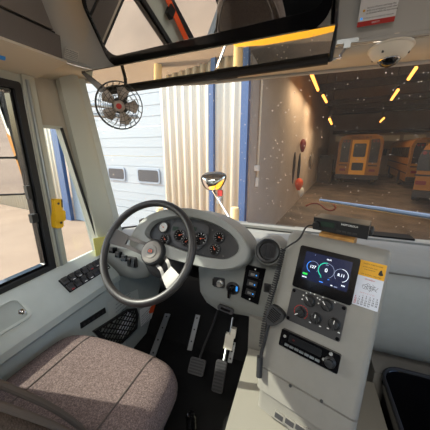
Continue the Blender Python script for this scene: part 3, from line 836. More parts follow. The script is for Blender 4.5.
for f_ in (.06, .94):
    q = tl.lerp(bl_, f_).lerp(tr_.lerp(br_, f_), .5); b = B(); b.lathe([(.0035, .006), (.0035, .009), (0, .009)], frame(q, DU, DVv), 8); b.build('screw', 'white_mark', dash)
# small square switch beside the cord
b = B(); b.prism(rrect(.032, .042, .004), DM(267.5, 287.5), -.003, .008, .002, 1); s_ = b.build('switch', 'charcoal', dash)
b = B(); b.box(DM(267.5, 287.5, .010), .018, .026, .006, .002); b.build('rocker', 'black_plastic', s_)
# round air vent on a cone
vc = dep(268, 251, 1.0); vn_ = V((-.12, -.93, .34)).normalized()
M = frame(vc, V((1, -.12, 0)), vn_.cross(V((1, -.12, 0))))
if M.col[2].to_3d().dot(vn_) < 0: M = frame(vc, V((-1, .12, 0)), V((0, 0, 1)))
b = B(); b.lathe([(.072, -.13), (.066, -.05), (.060, -.012), (.056, -.002), (.050, 0), (.048, -.005), (.048, -.05), (0, -.05)], M, 32); b.build('vent_housing', 'dash_grey', dash)
b = B(); b.lathe([(.051, -.01), (.051, .007), (.046, .011), (.037, .008), (.035, -.02), (0, -.022)], M, 32); vt = b.build('air_vent', 'black_plastic', dash)
b = B()
for k in (-1, 0, 1): b.box(M @ T(.018*k, 0, -.003) @ Matrix.Rotation(.6, 4, 'Y'), .016, .058-.012*abs(k), .002)
b.build('louvre', 'charcoal', vt)
# headlamp switch block and the key switch
b = B(); b.prism(rrect(.058, .05, .007), DM(219.5, 282, .0), -.004, .010, .003, 2); s_ = b.build('lamp_switch', 'charcoal', dash)
b = B(); b.lathe([(.017, 0), (.017, .010), (.012, .014), (.011, .026), (0, .027)], DM(221, 282, .01), 18); b.build('knob', 'silver', s_)
b = B(); b.box(DM(214.5, 281, .012), .012, .032, .006, .002); b.build('rocker', 'black_plastic', s_)
b = B(); b.lathe([(.033, -.004), (.033, .006), (.028, .012), (.024, .013), (.022, .004)], DM(233, 288, 0), 26); ks = b.build('key_switch', 'charcoal', dash)
b = B(); b.lathe([(.019, .0), (.019, .016), (.012, .022), (0, .023)], DM(233, 288, 0), 20); b.box(DM(231, 291, .03), .012, .034, .022, .003); b.build('key', 'gloss_black', ks)
b = B(); b.box(DM(237.5, 287.5, .015), .008, .022, .006, .002); b.build('pilot_lamp', 'blue_light', ks)
# oval grip under the lower panel edge
b = B(); q = dpt(226, 308.5); Mq = frame(q+DN*.006, V((1, 0, -.18)), V((0, .3, 1)))
b.prism(rrect(.085, .028, .0135, 6), Mq, -.008, .006, .004, 2); hd = b.build('release_handle', 'charcoal', dash)
b = B(); b.prism(rrect(.05, .011, .005, 5), Mq, .004, .010, .003, 1); b.build('grip', 'gloss_black', hd)
# left corner: rocker with a red mark, small switches
Mq = DM(133, 261.5, .004)
b = B(); b.prism(rrect(.062, .062, .006), Mq, -.006, .008, .003, 2); s_ = b.build('switch', 'charcoal', dash)
b = B(); b.box(Mq @ T(-.012, 0, .012) @ Matrix.Rotation(.25, 4, 'X'), .02, .046, .012, .003); b.build('rocker', 'black_plastic', s_)
b = B(); b.box(Mq @ T(.014, 0, .012) @ Matrix.Rotation(-.2, 4, 'X'), .02, .046, .012, .003); b.build('rocker', 'black_plastic', s_)
b = B(); b.box(Mq @ T(-.012, .012, .0195) @ Matrix.Rotation(.25, 4, 'X'), .012, .014, .001); b.build('mark', 'red', s_)
for (x, y) in ((113, 250), (119, 254.5), (125, 258)):
    q = ony(x, y, 1.0); Mq = frame(q, DU, V((0, .35, .94)))
    b = B(); b.box(Mq, .030, .034, .03, .004); k_ = b.build('switch', 'gloss_black', dash)
    b = B(); b.box(Mq @ T(0, .006, .014) @ Matrix.Rotation(.3, 4, 'X'), .02, .02, .01, .002); b.build('rocker', 'charcoal', k_)

# ================================================================== CENTRE CONSOLE
KL = math.radians(22)
ku = V((.951, -.31, 0)).normalized(); kh = V((-.31, -.951, 0)).normalized()
kn = (kh*math.cos(KL) + V((0, 0, 1))*math.sin(KL)).normalized(); kv = kn.cross(ku)
KO = dep(303, 247, .85)
KM = frame(KO, ku, kv)
def kc(x, y, h=0): q = onp(x, y, KO+kn*h, kn)-KO; return q.dot(ku), q.dot(kv)
con = thing('centre_console', (.08, .8, .45), 'tilted grey centre console carrying the screen and climate controls', 'console')
aL, aR, bT, bS, bB = -.064, .252, .018, -.452, -.575
def krow(bv, h, l, r, dep_, rad=.02):
    """one horizontal slice of the console in its own frame, rounded front corners"""
    pts = [(l, -dep_)]
    for k in range(6):
        a = PI - (PI/2)*k/5; pts.append((l+rad+rad*math.cos(a), h-rad+rad*math.sin(a)))
    for k in range(6):
        a = PI/2 - (PI/2)*k/5; pts.append((r-rad+rad*math.cos(a), h-rad+rad*math.sin(a)))
    pts.append((r, -dep_))
    return [KM @ V((x, bv, z)) for x, z in pts]
b = B()
b.loft([krow(bS+.002, 0, aL, aR, .22), krow(-.2, 0, aL, aR, .26), krow(.0, 0, aL, aR, .22), krow(.030, -.003, aL, aR, .2), krow(.044, -.012, aL+.003, aR-.003, .2, .022), krow(.052, -.026, aL+.008, aR-.008, .2, .024), krow(.050, -.17, aL+.012, aR-.012, .2)])
b.build('body', 'console_grey', con, ang=40)
b = B(); b.loft([krow(bB+.045, -.005, aL+.006, aR-.002, .2), krow(bS-.03, 0, aL+.002, aR, .2), krow(bS-.004, 0, aL, aR, .2), krow(bS-.002, -.004, aL+.003, aR-.003, .2)]); cp = b.build('access_panel', 'console_grey', con, ang=40)
b = B(); b.loft([krow(bS-.004, -.006, aL+.004, aR-.004, .2), krow(bS+.004, -.006, aL+.004, aR-.004, .2)]); b.build('seam', 'console_seam', con)
for (x, y) in ((290.5, 385.5), (321.5, 401)):
    a_, b_ = kc(x, y); b = B(); b.lathe([(.005, 0), (.005, .003), (0, .004)], KM @ T(a_, b_, 0), 12); b.build('screw', 'steel_dark', cp)
b = B(); b.loft([krow(bB-.03, -.03, aL+.016, aR-.01, .2), krow(bB+.03, -.022, aL+.012, aR-.006, .2), krow(bB+.046, -.012, aL+.01, aR-.004, .2)]); b.build('plinth', 'console_grey', con, ang=40)
for (x, y) in ((279.5, 416), (290, 422), (300.5, 428), (311, 434)):
    a_, b_ = kc(x, y, -.024); Mq = KM @ T(a_, b_, -.024)
    b = B(); b.prism(rrect(.036, .024, .003), Mq, -.004, .006, .001, 1); lv = b.build('floor_vent', 'console_grey', con)
    b = B(); b.prism(rrect(.029, .016, .002), Mq, .004, .0075); b.build('slot', 'charcoal', lv)
# touchscreen
sw, sh = .184, .146
Mq = KM @ T(.087, -.067, 0)
b = B(); b.prism(rrect(sw, sh, .008, 4), Mq, -.004, .012, .004, 2); ts = b.build('touchscreen', 'gloss_black', con)
iw, ih = .142, .094
Ms = Mq @ T(.002, .010, .0122)
b = B(); b.prism(rrect(iw, ih, .002, 2), Ms, 0, .0006); b.build('display', 'screen_bg', ts)
def arc(cx, cy, r, a0, a1, m, w=.0022):
    b = B(); n = 18; r1, r2 = r-w/2, r+w/2
    rings = []
    for k in range(n+1):
        a = math.radians(a0+(a1-a0)*k/n)
        rings.append([Ms @ V((cx+q*math.cos(a), cy+q*math.sin(a), h)) for q, h in ((r1, .0006), (r2, .0006), (r2, .0011), (r1, .0011))])
    b.loft(rings); b.build('dial_arc', m, ts)
arc(-.040, .0, .019, 250, 120, 'screen_blue'); arc(-.040, .0, .019, 120, -40, 'screen_grey', .0012)
arc(.002, .0, .024, 240, 90, 'screen_teal', .003); arc(.002, .0, .024, 90, -60, 'screen_grey', .0012)
arc(.047, -.002, .020, 230, 90, 'screen_grey', .0012); arc(.047, -.002, .020, 90, -70, 'screen_white', .0015)
for (s_, z, x, y, m) in (('127', .0135, -.040, 0, 'screen_white'), ('0', .018, .002, 0, 'screen_white'), ('8.11', .0125, .047, -.002, 'screen_white'), ('10:36', .0068, .004, .036, 'screen_white'), ('MPH', .004, .002, .018, 'screen_grey'), ('F', .004, -.04, .04, 'screen_grey'), ('75', .005, -.010, -.025, 'screen_teal'), ('34', .005, .014, -.026, 'screen_blue'), ('MENU', .0055, -.060, -.040, 'screen_white'), ('RPM', .0055, .058, -.032, 'screen_white')):
    text(s_, z, Ms @ T(x, y, .0012), m, ts, 'readout', bold=.0002)
for (x, y, w, h, m) in ((-.060, -.029, .016, .0065, 'screen_green'), (-.006, -.040, .012, .003, 'screen_blue'), (.026, -.041, .006, .003, 'screen_white'), (.038, -.042, .01, .003, 'screen_grey')):
    b = B(); b.prism(rrect(w, h, .0012, 2, x, y), Ms, .0006, .0011); b.build('icon', m, ts)
# climate control plate
Mq = KM @ T(.083, -.202, 0)
b = B(); b.prism(rrect(.172, .112, .007, 4), Mq, -.004, .006, .003, 2); cpn = b.build('climate_panel', 'dark_plate', con)
def knob(x, y, r, ang, marks=True, ringc=False):
    r *= 1.12
    a_, b_ = kc(x, y, .016); M = KM @ T(a_, b_, .006)
    b = B(); b.lathe([(r*1.08, 0), (r*1.08, .003), (r*.9, .005), (r*.85, .014), (r*.7, .016), (0, .016)], M, 24)
    b.box(M @ Matrix.Rotation(ang, 4, 'Z') @ T(0, 0, .016), r*.42, r*1.75, .016, .0025); b.build('knob', 'black_plastic', cpn)
    b = B(); b.box(M @ Matrix.Rotation(ang, 4, 'Z') @ T(0, r*.55, .0243), r*.12, r*.65, .001); b.build('pointer', 'white_mark', cpn)
    b = B()
    if ringc:
        for k in range(12):
            a = math.radians(215-k*23); b.box(M @ T(r*1.3*math.cos(a), r*1.3*math.sin(a), .0005) @ Matrix.Rotation(a+PI/2, 4, 'Z'), r*.4, .0018, .001)
        b.build('temperature_ring', 'red', cpn)
    elif marks:
        for k in range(6):
            a = math.radians(190-k*30); b.box(M @ T(r*1.45*math.cos(a), r*1.45*math.sin(a), .0005), .004, .004, .001)
        b.build('marking', 'white_mark', cpn)
    else:
        for a in (-2.2, -.9): b.box(M @ T(r*1.5*math.cos(a), r*1.5*math.sin(a), .0005), .006, .003, .001)
        b.build('marking', 'white_mark', cpn)
knob(309.5, 301, .016, .75); knob(326.5, 305.5, .016, .75)
knob(300, 312.5, .015, 2.2, ringc=True); knob(315.5, 318.5, .0155, 0, False); knob(334, 324.5, .0155, -.05, False)
for sx in (-1, 1):
    for sy in (-1, 1): b = B(); b.lathe([(.0055, .005), (.0055, .009), (0, .009)], Mq @ T(.078*sx, .048*sy, 0), 10); b.build('screw', 'gloss_black', cpn)
# AM/FM radio
Mq = KM @ T(.088, -.318, 0)
b = B(); b.prism(rrect(.186, .056, .005, 4), Mq, -.004, .016, .004, 2); rd = b.build('radio', 'gloss_black', con)
b = B(); b.prism(rrect(.105, .024, .003, 3, -.012, .008), Mq, .0155, .0168); b.build('display', 'bus_dark', rd)
text('12', .007, Mq @ T(-.048, .008, .017), 'red', rd, 'readout')
for k in range(7):
    b = B(); b.box(Mq @ T(-.066+.0165*k, -.016, .017), .0135, .007, .003, .001); b.build('button', 'alu', rd)
b = B(); b.lathe([(.017, .014), (.017, .020), (.012, .024), (.011, .034), (0, .035)], Mq @ T(.068, -.004, 0), 20); b.build('volume_knob', 'black_plastic', rd)
b = B(); b.lathe([(.0055, .014), (.0055, .019), (0, .019)], Mq @ T(.066, .0205, 0), 12); b.build('button', 'silver', rd)
for (x, y) in ((.05, -.004), (-.078, .008)): b = B(); b.lathe([(.0045, .014), (.0045, .019), (0, .019)], Mq @ T(x, y, 0), 12); b.build('button', 'silver', rd)

# wall calendar card on the console
Mq = KM @ T(.2115, -.064, .0)
cal = thing('calendar_card', KM @ V((.2115, -.128, 0)), 'small tear-off calendar with a gold header stuck on the console beside the screen', 'calendar')
b = B(); b.prism(rrect(.067, .138, .001, 1), Mq, .001, .0024); b.build('sheet', 'paper_blue', cal)
b = B(); b.prism([(-.0335, .022), (.0335, .022), (.0335, .069), (-.0335, .069)], Mq, .0022, .003); b.build('header', 'gold_card', cal)
for (s_, z, x, y, m) in (('SAFETY STARTS HERE', .0052, 0, .060, 'print_black'), ('AFTER EVERY RUN', .0045, -.006, .050, 'print_black'), ('CHECK SEATS', .0045, -.006, .043, 'print_black'), ('FOR SLEEPING CHILDREN', .0045, 0, .028, 'print_black'), ('October', .0075, 0, .015, 'red')):
    text(s_, z, Mq @ T(x, y, .0031), m, cal)
b = B(); b.prism(smooth_poly([V(q) for q in ((.016, .036), (.024, .034), (.03, .038), (.026, .044), (.024, .052), (.02, .05), (.018, .043))], 1), Mq, .003, .0034); b.build('emblem', 'print_black', cal)
b = B()
for k in range(26):
    a = k*.83; r = .004+.0005*k; b.box(Mq @ T(.002+r*1.3*math.cos(a), -.008+r*.6*math.sin(a), .0026) @ Matrix.Rotation(a*1.7, 4, 'Z'), .009, .001, .0004)
b.build('drawing', 'print_grey', cal)
text('SUN  M  T  W  T  F  SAT', .0036, Mq @ T(0, -.0275, .0026), 'red', cal)
for c_ in range(7):
    for r_ in range(5):
        d = r_*7 + c_ - 1
        if 1 <= d <= 31: text(str(d), .0062, Mq @ T(-.027+.009*c_, -.036-.0066*r_, .0026), 'red' if c_ == 0 else 'print_grey', cal, 'date', bold=.0002)

# two-way radio on a wooden block, on the console top
topz = (KM @ V((0, .051, -.08))).z
wl = onz(320.5, 239, topz+.004); wr = onz(353, 246, topz+.004)
wx = (wr-wl); wx.z = 0; wxn = wx.normalized(); wyn = V((-wxn.y, wxn.x, 0)); wl_ = wx.length
wc = (wl+wr)/2 + wyn*.022; wc.z = topz+.0165
wd = B(); wd.box(frame(wc, wxn, wyn), wl_+.004, .080, .030, .002, 1); o = wd.build('wood_block', 'wood'); tag(o, 'rough wooden block under the black two-way radio on the console', 'wood block')
rc = (wl+wr)/2 + wyn*.045 + wxn*.002; rc.z = topz+.057
t = thing('two_way_radio', rc-V((0, 0, .023)), 'black two-way radio unit lying on a wooden block atop the console', 'radio')
RM = frame(rc, wxn, V((0, 0, 1)))           # local z faces the driver
b = B(); b.box(RM @ T(0, 0, -.005), .166, .042, .07, .006); b.build('case', 'steel_dark', t)
b = B(); b.box(RM @ T(0, 0, .034), .172, .046, .014, .006); b.build('faceplate', 'black_plastic', t)
b = B(); b.box(RM @ T(-.038, .004, .042), .045, .018, .002); b.build('display', 'lcd', t)
b = B(); b.lathe([(.014, .04), (.013, .054), (0, .055)], RM @ T(-.073, -.004, 0), 18); b.build('channel_knob', 'black_plastic', t)
text('MOTOROLA', .009, RM @ T(.03, .013, .0415), 'white_mark', t)
b = B()
for k in range(4): b.box(RM @ T(.0+.016*k, -.012, .042), .012, .006, .003, .001)
b.build('button', 'charcoal', t)
b = B(); b.lathe([(.016, .0), (.016, .008), (.007, .012), (0, .012)], frame(rc+wxn*.086-V((0,0,.002)), wyn, V((0, 0, 1))), 16); b.box(frame(rc+wxn*.089, wyn, V((0, 0, 1))), .05, .012, .006, .002); b.build('bracket', 'soft_black', t)

# hand microphone with coiled cord, clipped to the console's left edge
mh = .018
mc = KM @ V((*kc(274.5, 316, mh), mh))
ma, mb_ = kc(274.5, 316, mh)
t = thing('hand_microphone', mc, 'black hand microphone with coiled cord hanging at the console edge', 'microphone')
Mq = KM @ T(ma, mb_, mh) @ Matrix.Rotation(-.35, 4, 'Z')
outl = smooth_poly([V(q) for q in ((-.024, .034), (.024, .034), (.032, .018), (.026, -.012), (.012, -.034), (-.012, -.034), (-.026, -.012), (-.032, .018))], 2)
b = B(); b.prism([tuple(q) for q in outl], Mq, -.014, .014, .006, 3); b.build('body', 'soft_black', t)
b = B()
for k in range(7): b.box(Mq @ T(0, .024-.0065*k, .0145), .042-.003*abs(k-2), .0025, .002)
b.build('grille', 'gloss_black', t)
b = B(); b.box(Mq @ T(0, .0, -.02), .03, .03, .014, .003); b.build('clip', 'steel_dark', t)
tail = Mq @ V((-.003, -.034, 0))
cpx = [(264, 343), (261.5, 352), (259.5, 366), (259, 377)]
pth = [tail] + [KM @ V((*kc(x, y, .014), .014)) for x, y in cpx]
b = B(); b.tube(smooth_open(pth, 2), [.006]*len(smooth_open(pth, 2)), 8)
q1, q2 = pth[3], pth[4]; b.cyl(q1.lerp(q2, -.9), q2, .011, .010, 12); b.build('strain_relief', 'soft_black', t)
hx_ = smooth_open([KM @ V((*kc(x, y, .012), .012)) for x, y in ((283, 249), (280, 262), (276, 280), (270, 299), (265.5, 316), (263, 333), (261.5, 346))], 3)
# helix around that path
Ls = [0]
for i in range(1, len(hx_)): Ls.append(Ls[-1]+(hx_[i]-hx_[i-1]).length)
def along(s):
    for i in range(1, len(hx_)):
        if s <= Ls[i] or i == len(hx_)-1:
            return hx_[i-1].lerp(hx_[i], (s-Ls[i-1])/(Ls[i]-Ls[i-1])), (hx_[i]-hx_[i-1]).normalized()
turns = int(Ls[-1]/.0085); hp = []
for k in range(turns*8+1):
    q, tg_ = along(Ls[-1]*k/(turns*8)); x_ = tg_.cross(kn).normalized(); y_ = tg_.cross(x_)
    a = 2*PI*k/8; hp.append(q + x_*.0085*math.cos(a) + y_*.0085*math.sin(a))
b = B(); b.tube(hp, .0026, 5); b.build('coiled_cord', 'soft_black', t)
b = B(); b.tube(smooth_open([rc - wxn*.08 + V((0, 0, -.012)) - wyn*.03, rc - wxn*.11 + V((0, 0, -.012)) - wyn*.04, onz(300, 239, topz+.012), onz(290, 245, topz+.008), KM @ V((*kc(284, 249, .012), .012))], 2), .003, 6); b.build('cord_lead', 'soft_black', t)

# engine cover and the passenger-side well
b = B(); b.span((-.175, .12, FZ), (.36, .965, .40), .035, 4); cov = tag(b.build('engine_cover', 'cover_grey'), 'pale moulded engine cover on the floor below the console', 'engine cover')
b = B(); b.loft([[V((x, y, z)) for x, y in ((-.185, 1.0), (-.085, .97), (.1, .97), (.1, 1.23), (-.185, 1.23))] for z in (FZ, .56)]); b._bev(list(b.bm.faces), .015, 2, .9)
tag(b.build('dash_leg', 'console_grey'), 'upright grey panel between the footwell and the centre console', 'panel')
b = B(); b.span((.362, .985, FZ), (1.14, 1.22, .44), .02, 3); tag(b.build('step_shelf', 'console_grey'), 'grey shelf below the passenger side of the dash behind the black bin', 'shelf')
# bin
t = thing('storage_bin', (.62, .68, FZ), 'black open bin with a rounded rim at the lower right', 'bin')
bo = lambda k, z: [V((p[0]+.615, p[1]+.715, z)) for p in rrect(.50+k, .50+k, .07+k/2, 6)]
b = B(); b.loft([bo(-.06, FZ), bo(0, .475), bo(.014, .48), bo(.016, .496), bo(0, .500), bo(-.014, .494), bo(-.018, .47), bo(-.07, FZ+.02)], True, True, True); b.build('tub', 'gloss_black', t)
b = B(); b.tube(bo(.002, .498), .007, 8, True); b.build('rim', 'soft_black', t)

# ================================================================== DRIVER'S SIDE LEDGE
sc = thing('side_console', (-1.04, .5, FZ), 'long grey driver-side console under the window', 'side console')
def ledge_ring(y):
    return [V((x, y, z)) for x, z in ((-1.149, FZ), (-1.149, .762), (-1.13, .765), (-1.115, .755), (-.985, .655), (-.965, .632), (-.962, .600), (-.975, .585), (-.978, .565), (-.978, .30), (-.978, FZ))]
b = B(); b.loft([ledge_ring(y) for y in (-1.0, 1.0)]); b.build('body', 'side_grey', sc, ang=25)
b = B(); b.loft([[V((x, y, z)) for y, z in ((1.0, FZ), (1.215, FZ), (1.44, .30), (1.44, .62), (1.0, .62))] for x in (-1.149, -.985)]); b.build('kick_panel', 'panel_grey', sc)
LO = V((-1.115, 0, .755)); ln = V((.100, 0, .130)).normalized(); lx = V((0, 1, 0)); ly = ln.cross(lx)
def lp(x, y, h=0): return onp(x, y, LO+ln*h, ln)
# recessed tray with a bolt
tc_ = lp(14, 314); tc_.y = .46
LM = lambda p, h=0: frame(p+ln*h, lx, ly)
b = B(); M = LM(LO.lerp(V((-.985, 0, .655)), .46) + V((0, .40, 0)))
oo = rrect(.30, .115, .03, 5); ii = rrect(.276, .094, .022, 5)
b.loft([[M @ V((p[0], p[1], h)) for p in pp] for pp, h in ((oo, .0), (oo, .006), (ii, .007), (ii, .001))], True, False, False); tr = b.build('tray', 'side_grey', sc)
b = B(); b.prism(ii, M, .0, .0015); b.build('tray_floor', 'panel_grey', tr)
bq = lp(22, 312); b = B(); b.lathe([(.014, .0), (.014, .003), (.009, .004), (.008, .009), (0, .010)], LM(bq), 6); b.build('bolt', 'chrome', tr)
# rocker bank: two rows
c00, c10, c11, c01 = lp(58, 281), lp(77, 288.5), lp(119, 265.5), lp(105, 257)
y0, y1 = c00.y+.0, min(.985, c11.y)
s0 = (c00-LO).dot(ly); s1 = (c10-LO).dot(ly)
sA, sB = min(s0, s1), max(s0, s1)
sA = max(sA, -.152); sB = min(sB, .0)
M = LM(LO)
b = B(); b.prism([(y0, sA), (y1, sA), (y1, sB), (y0, sB)], M, -.003, .004, .002, 1); bank = b.build('switch_bank', 'gloss_black', sc)
for r_ in range(2):
    for k in range(7):
        yy = y0 + (k+.5)*(y1-y0)/7; ss = sA + (r_+.5)*(sB-sA)/2
        Mr = M @ T(yy, ss, .006)
        b = B(); b.box(Mr, (y1-y0)/7*.80, (sB-sA)*.42, .012, .003); b.box(Mr @ T(0, .010, .008) @ Matrix.Rotation(.28, 4, 'X'), (y1-y0)/7*.66, (sB-sA)*.2, .014, .003); rk = b.build('rocker', 'charcoal', bank)
        if (k+r_) % 3 != 1:
            b = B(); b.box(Mr @ T(0, -.016, .0065), (y1-y0)/7*.35, .004, .001); b.build('symbol', 'white_mark' if (k % 4) else 'red', bank)
# vertical face items
VX = -.978
def vpt(x, y): return onx(x, y, VX)
def vquad(pts, h0, h1, nm, m, par, bev=.002):
    M = frame((VX, 0, 0), (0, 1, 0), (0, 0, 1)); b = B()
    q = [vpt(*p) for p in pts]; b.prism([(v.y, v.z) for v in q], M, h0, h1, bev, 1); return b.build(nm, m, par)
np_ = vquad([(80, 323), (104.5, 307.5), (105.5, 312.5), (80.5, 328.5)], -.001, .005, 'switch_strip', 'black_plastic', sc)
for k in range(5):
    q = vpt(83.5+4.6*k, 324.2-3.05*k); b = B(); b.lathe([(.007, .004), (.006, .008), (0, .0085)], frame((VX, q.y, q.z), (0, 1, 0), (0, 0, 1)), 10); b.build('button', 'charcoal', np_)
lab = thing('paper_label', vpt(122, 308), 'pale paper label above the net pocket on the driver-side panel', 'label')
vquad([(107, 303), (137.5, 289), (139, 300), (109, 317)], .0005, .0015, 'sheet', 'label_grey', lab, 0)
for k in range(4):
    q = vpt(123, 299+3.6*k); text('CIRCUIT BREAKERS AND FUSES', .0095, frame((VX+.0018, q.y, q.z), (0, 1, 0), (0, 0, 1)), 'print_grey', lab)
# net pocket
net = thing('net_pocket', vpt(120, 322), 'black net pocket on the driver-side panel in front of the seat', 'net pocket')
npx = [(92, 331), (127, 309), (135.5, 308), (137.5, 314), (136, 328), (121, 343), (108, 347)]
M = frame((VX, 0, 0), (0, 1, 0), (0, 0, 1))
no = [vpt(*p) for p in npx]; no = [V((v.y, v.z)) for v in no]; nc = sum(no, V((0, 0)))/len(no)
ni = [nc+(p-nc)*.86 for p in no]
b = B(); b.loft([[M @ V((p.x, p.y, h)) for p in pp] for pp, h in ((no, .0), (no, .012), (ni, .012), (ni, .002))], True, False, False); b.build('rim', 'soft_black', net)
b = B(); b.prism([tuple(p) for p in ni], M, -.001, .003); b.build('backing', 'panel_grey', net)
b = B()
def clip_line(p, d):
    ts = []
    for i in range(len(ni)):
        a, c = ni[i], ni[(i+1) % len(ni)]; s_ = c-a; den = d.x*s_.y-d.y*s_.x
        if abs(den) < 1e-9: continue
        w = a-p; t1 = (w.x*s_.y-w.y*s_.x)/den; t2 = (w.x*d.y-w.y*d.x)/den
        if 0 <= t2 <= 1: ts.append(t1)
    return (min(ts), max(ts)) if len(ts) >= 2 else None
for d in (V((1, .55)).normalized(), V((1, -.95)).normalized()):
    nn = V((-d.y, d.x))
    for k in range(-12, 13):
        p = nc + nn*(.027*k); r = clip_line(p, d)
        if r:
            a, c = p+d*r[0], p+d*r[1]; b.tube([M @ V((a.x, a.y, .013)), M @ V((c.x, c.y, .013))], .0038, 5)
b.build('net', 'net', net)
pk = vpt(127, 322)
b = B(); b.box(frame((VX+.005, pk.y-.02, pk.z+.0), (0, 1, .5), (0, -.5, 1)), .13, .10, .004); tag(b.build('bagged_paper', 'foil'), 'shiny pale packet inside the black net pocket', 'packet')
# warning label on the kick panel
wl0 = onx(149, 315, -.984)
wlab = thing('warning_label', wl0, 'white warning label with a red picture on the panel beside the footwell', 'label')
M = frame((-.984, 0, 0), (0, 1, 0), (0, 0, 1))
q = [onx(*p, -.984) for p in ((139.5, 310), (157.5, 300), (158.5, 312), (141, 327))]
b = B(); b.prism([(v.y, v.z) for v in q], M, .0, .0018); b.build('sheet', 'paper', wlab)
cq = onx(152.5, 308, -.984); b = B(); b.prism(smooth_poly([V((cq.y-.06, cq.z-.01)), V((cq.y-.02, cq.z+.03)), V((cq.y+.05, cq.z+.03)), V((cq.y+.06, cq.z-.03)), V((cq.y+.01, cq.z-.045))], 1), M, .0015, .0026); b.build('picture', 'orange', wlab)
for k in range(5):
    q_ = onx(146, 312+2.4*k, -.984); text('WARNING KEEP CLEAR', .011, frame((-.984+.002, q_.y, q_.z), (0, 1, 0), (0, 0, 1)), 'print_grey', wlab)

# yellow cutter on the pillar, sticky note at the A-pillar foot
q = onx(57.3, 213.5, WX+.03)
M = frame(q, (0, 1, -.12), (0, .12, 1))
t = thing('belt_cutter', q, 'yellow seat-belt cutter clipped to the pillar beside the driver window', 'belt cutter')
b = B(); b.prism(rrect(.042, .145, .012, 4), M, -.017, .012, .005, 2); b.build('body', 'yellow', t)
b = B(); b.prism(rrect(.052, .052, .008, 4, .004, -.012), M, -.006, .018, .004, 2); b.build('holder', 'yellow', t)
b = B(); b.lathe([(.006, .012), (.006, .0135), (0, .0135)], M @ T(0, .05, 0), 12); b.lathe([(.006, .017), (.006, .0185), (0, .0185)], M @ T(.004, -.045, 0), 12); b.box(M @ T(.018, .05, .006), .006, .04, .016, .002); b.build('rivet', 'steel_dark', t)
q = [onx(x, y, -1.105) for x, y in ((93, 238.5), (108, 236), (106.5, 250), (101, 262), (96.5, 259.5))]
q = [onx(x, y, -1.095) for x, y in ((93, 238.5), (108, 236), (106, 252), (100, 261), (96.5, 259))]
M = frame((-1.095, 0, 0), (0, 1, 0), (0, 0, 1))
b = B(); b.prism([(v.y, v.z) for v in q], M, -.002, .001); o = b.build('sticky_note', 'sticky'); tag(o, 'pale yellow sticky note at the foot of the pillar beside the switches', 'note')

# ================================================================== STEERING
wcn = V((-.616, .808, .924)); wn = V((-.022, -.823, .568)).normalized()
wx_ = V((1, -.027, 0)); wx_ = (wx_-wn*wx_.dot(wn)).normalized(); wy_ = wn.cross(wx_)
WM = frame(wcn, wx_, wy_)
R0 = .220
t = thing('steering_wheel', wcn - wn*.08, 'large dark steering wheel with silver lower spokes in front of the seat', 'steering wheel')
b = B(); b.tube([WM @ V((R0*math.cos(2*PI*k/64), R0*math.sin(2*PI*k/64), 0)) for k in range(64)], .0165, 14, True); b.build('rim', 'wheel_rim', t)
HD = -.070
# left spoke (dark, broad at the rim) and right spoke, then two silver lower spokes
def spoke(a, wr, wh, m, nm, r_in=.055):
    b = B(); d = V((math.cos(a), math.sin(a))); n_ = V((-d.y, d.x)); rings = []
    for (r, w, h, th) in ((r_in, wh, HD+.0, .010), (.10, wh*.85, HD+.006, .009), (.16, wr*.9, -.016, .009), (.195, wr, -.004, .010), (.214, wr*1.05, 0, .008)):
        c = d*r; rings.append([WM @ V((c.x+n_.x*s*w/2, c.y+n_.y*s*w/2, h+th*q/2)) for s, q in ((-1, -1), (1, -1), (1, 1), (-1, 1))])
    b.loft(rings); b._bev(list(b.bm.faces), .003, 2, .9); return b.build(nm, m, t)
def spoke_group(a):
    d = V((math.cos(a), math.sin(a))); n_ = V((-d.y, d.x)); b = B()
    def bar(pts):
        rings = []
        for (r, o, w, h, th) in pts:
            c = d*r + n_*o; rings.append([WM @ V((c.x+n_.x*q*w/2, c.y+n_.y*q*w/2, h+th*u_/2)) for q, u_ in ((-1, -1), (1, -1), (1, 1), (-1, 1))])
        b.loft(rings)
    bar([(.135, 0, .058, -.026, .010), (.165, 0, .066, -.014, .010), (.195, 0, .072, -.004, .011), (.214, 0, .080, 0, .010)])
    for q in (-1, 1): bar([(.045, q*.024, .016, HD, .010), (.09, q*.022, .015, HD+.006, .010), (.137, q*.0205, .017, -.026, .010)])
    b._bev(list(b.bm.faces), .0025, 2, .9); return b.build('spoke', 'spoke_metal', t)
spoke_group(math.radians(170)); spoke_group(math.radians(-32))
b = B(); b.lathe([(.055, HD-.03), (.062, HD-.01), (.062, HD+.012), (.056, HD+.022), (.050, HD+.024)], WM, 32); hb = b.build('hub', 'soft_black', t)
b = B(); b.lathe([(.050, HD+.022), (.050, HD+.027), (.043, HD+.030), (.030, HD+.030)], WM, 32); b.lathe([(.031, HD+.030), (.029, HD+.033), (0, HD+.034)], WM, 28); b.build('horn_cap', 'horn_grey', hb)
b = B(); b.prism(smooth_poly([V(q) for q in ((-.012, -.012), (.012, -.012), (.016, .004), (.008, .014), (-.008, .014), (-.016, .004))], 1), WM, HD+.033, HD+.0352); b.build('emblem', 'steel_dark', hb)
text('C2', .016, WM @ T(0, .001, HD+.0354), 'orange', hb, 'emblem_lettering', bold=.0004)
t = thing('steering_column', wcn - wn*.3, 'dark grey steering column shroud under the steering wheel', 'steering column')
b = B()
def cring(r1, r2, h, dx=0, dy=0): return [WM @ V((r1*math.cos(2*PI*k/20)+dx, r2*math.sin(2*PI*k/20)+dy, h)) for k in range(20)]
b.loft([cring(.05, .05, HD-.032), cring(.085, .07, HD-.045, 0, -.01), cring(.095, .085, HD-.09, 0, -.02), cring(.085, .08, HD-.19, 0, -.02), cring(.07, .07, HD-.29, 0, -.02)]); b.build('shroud', 'charcoal', t, ang=50)
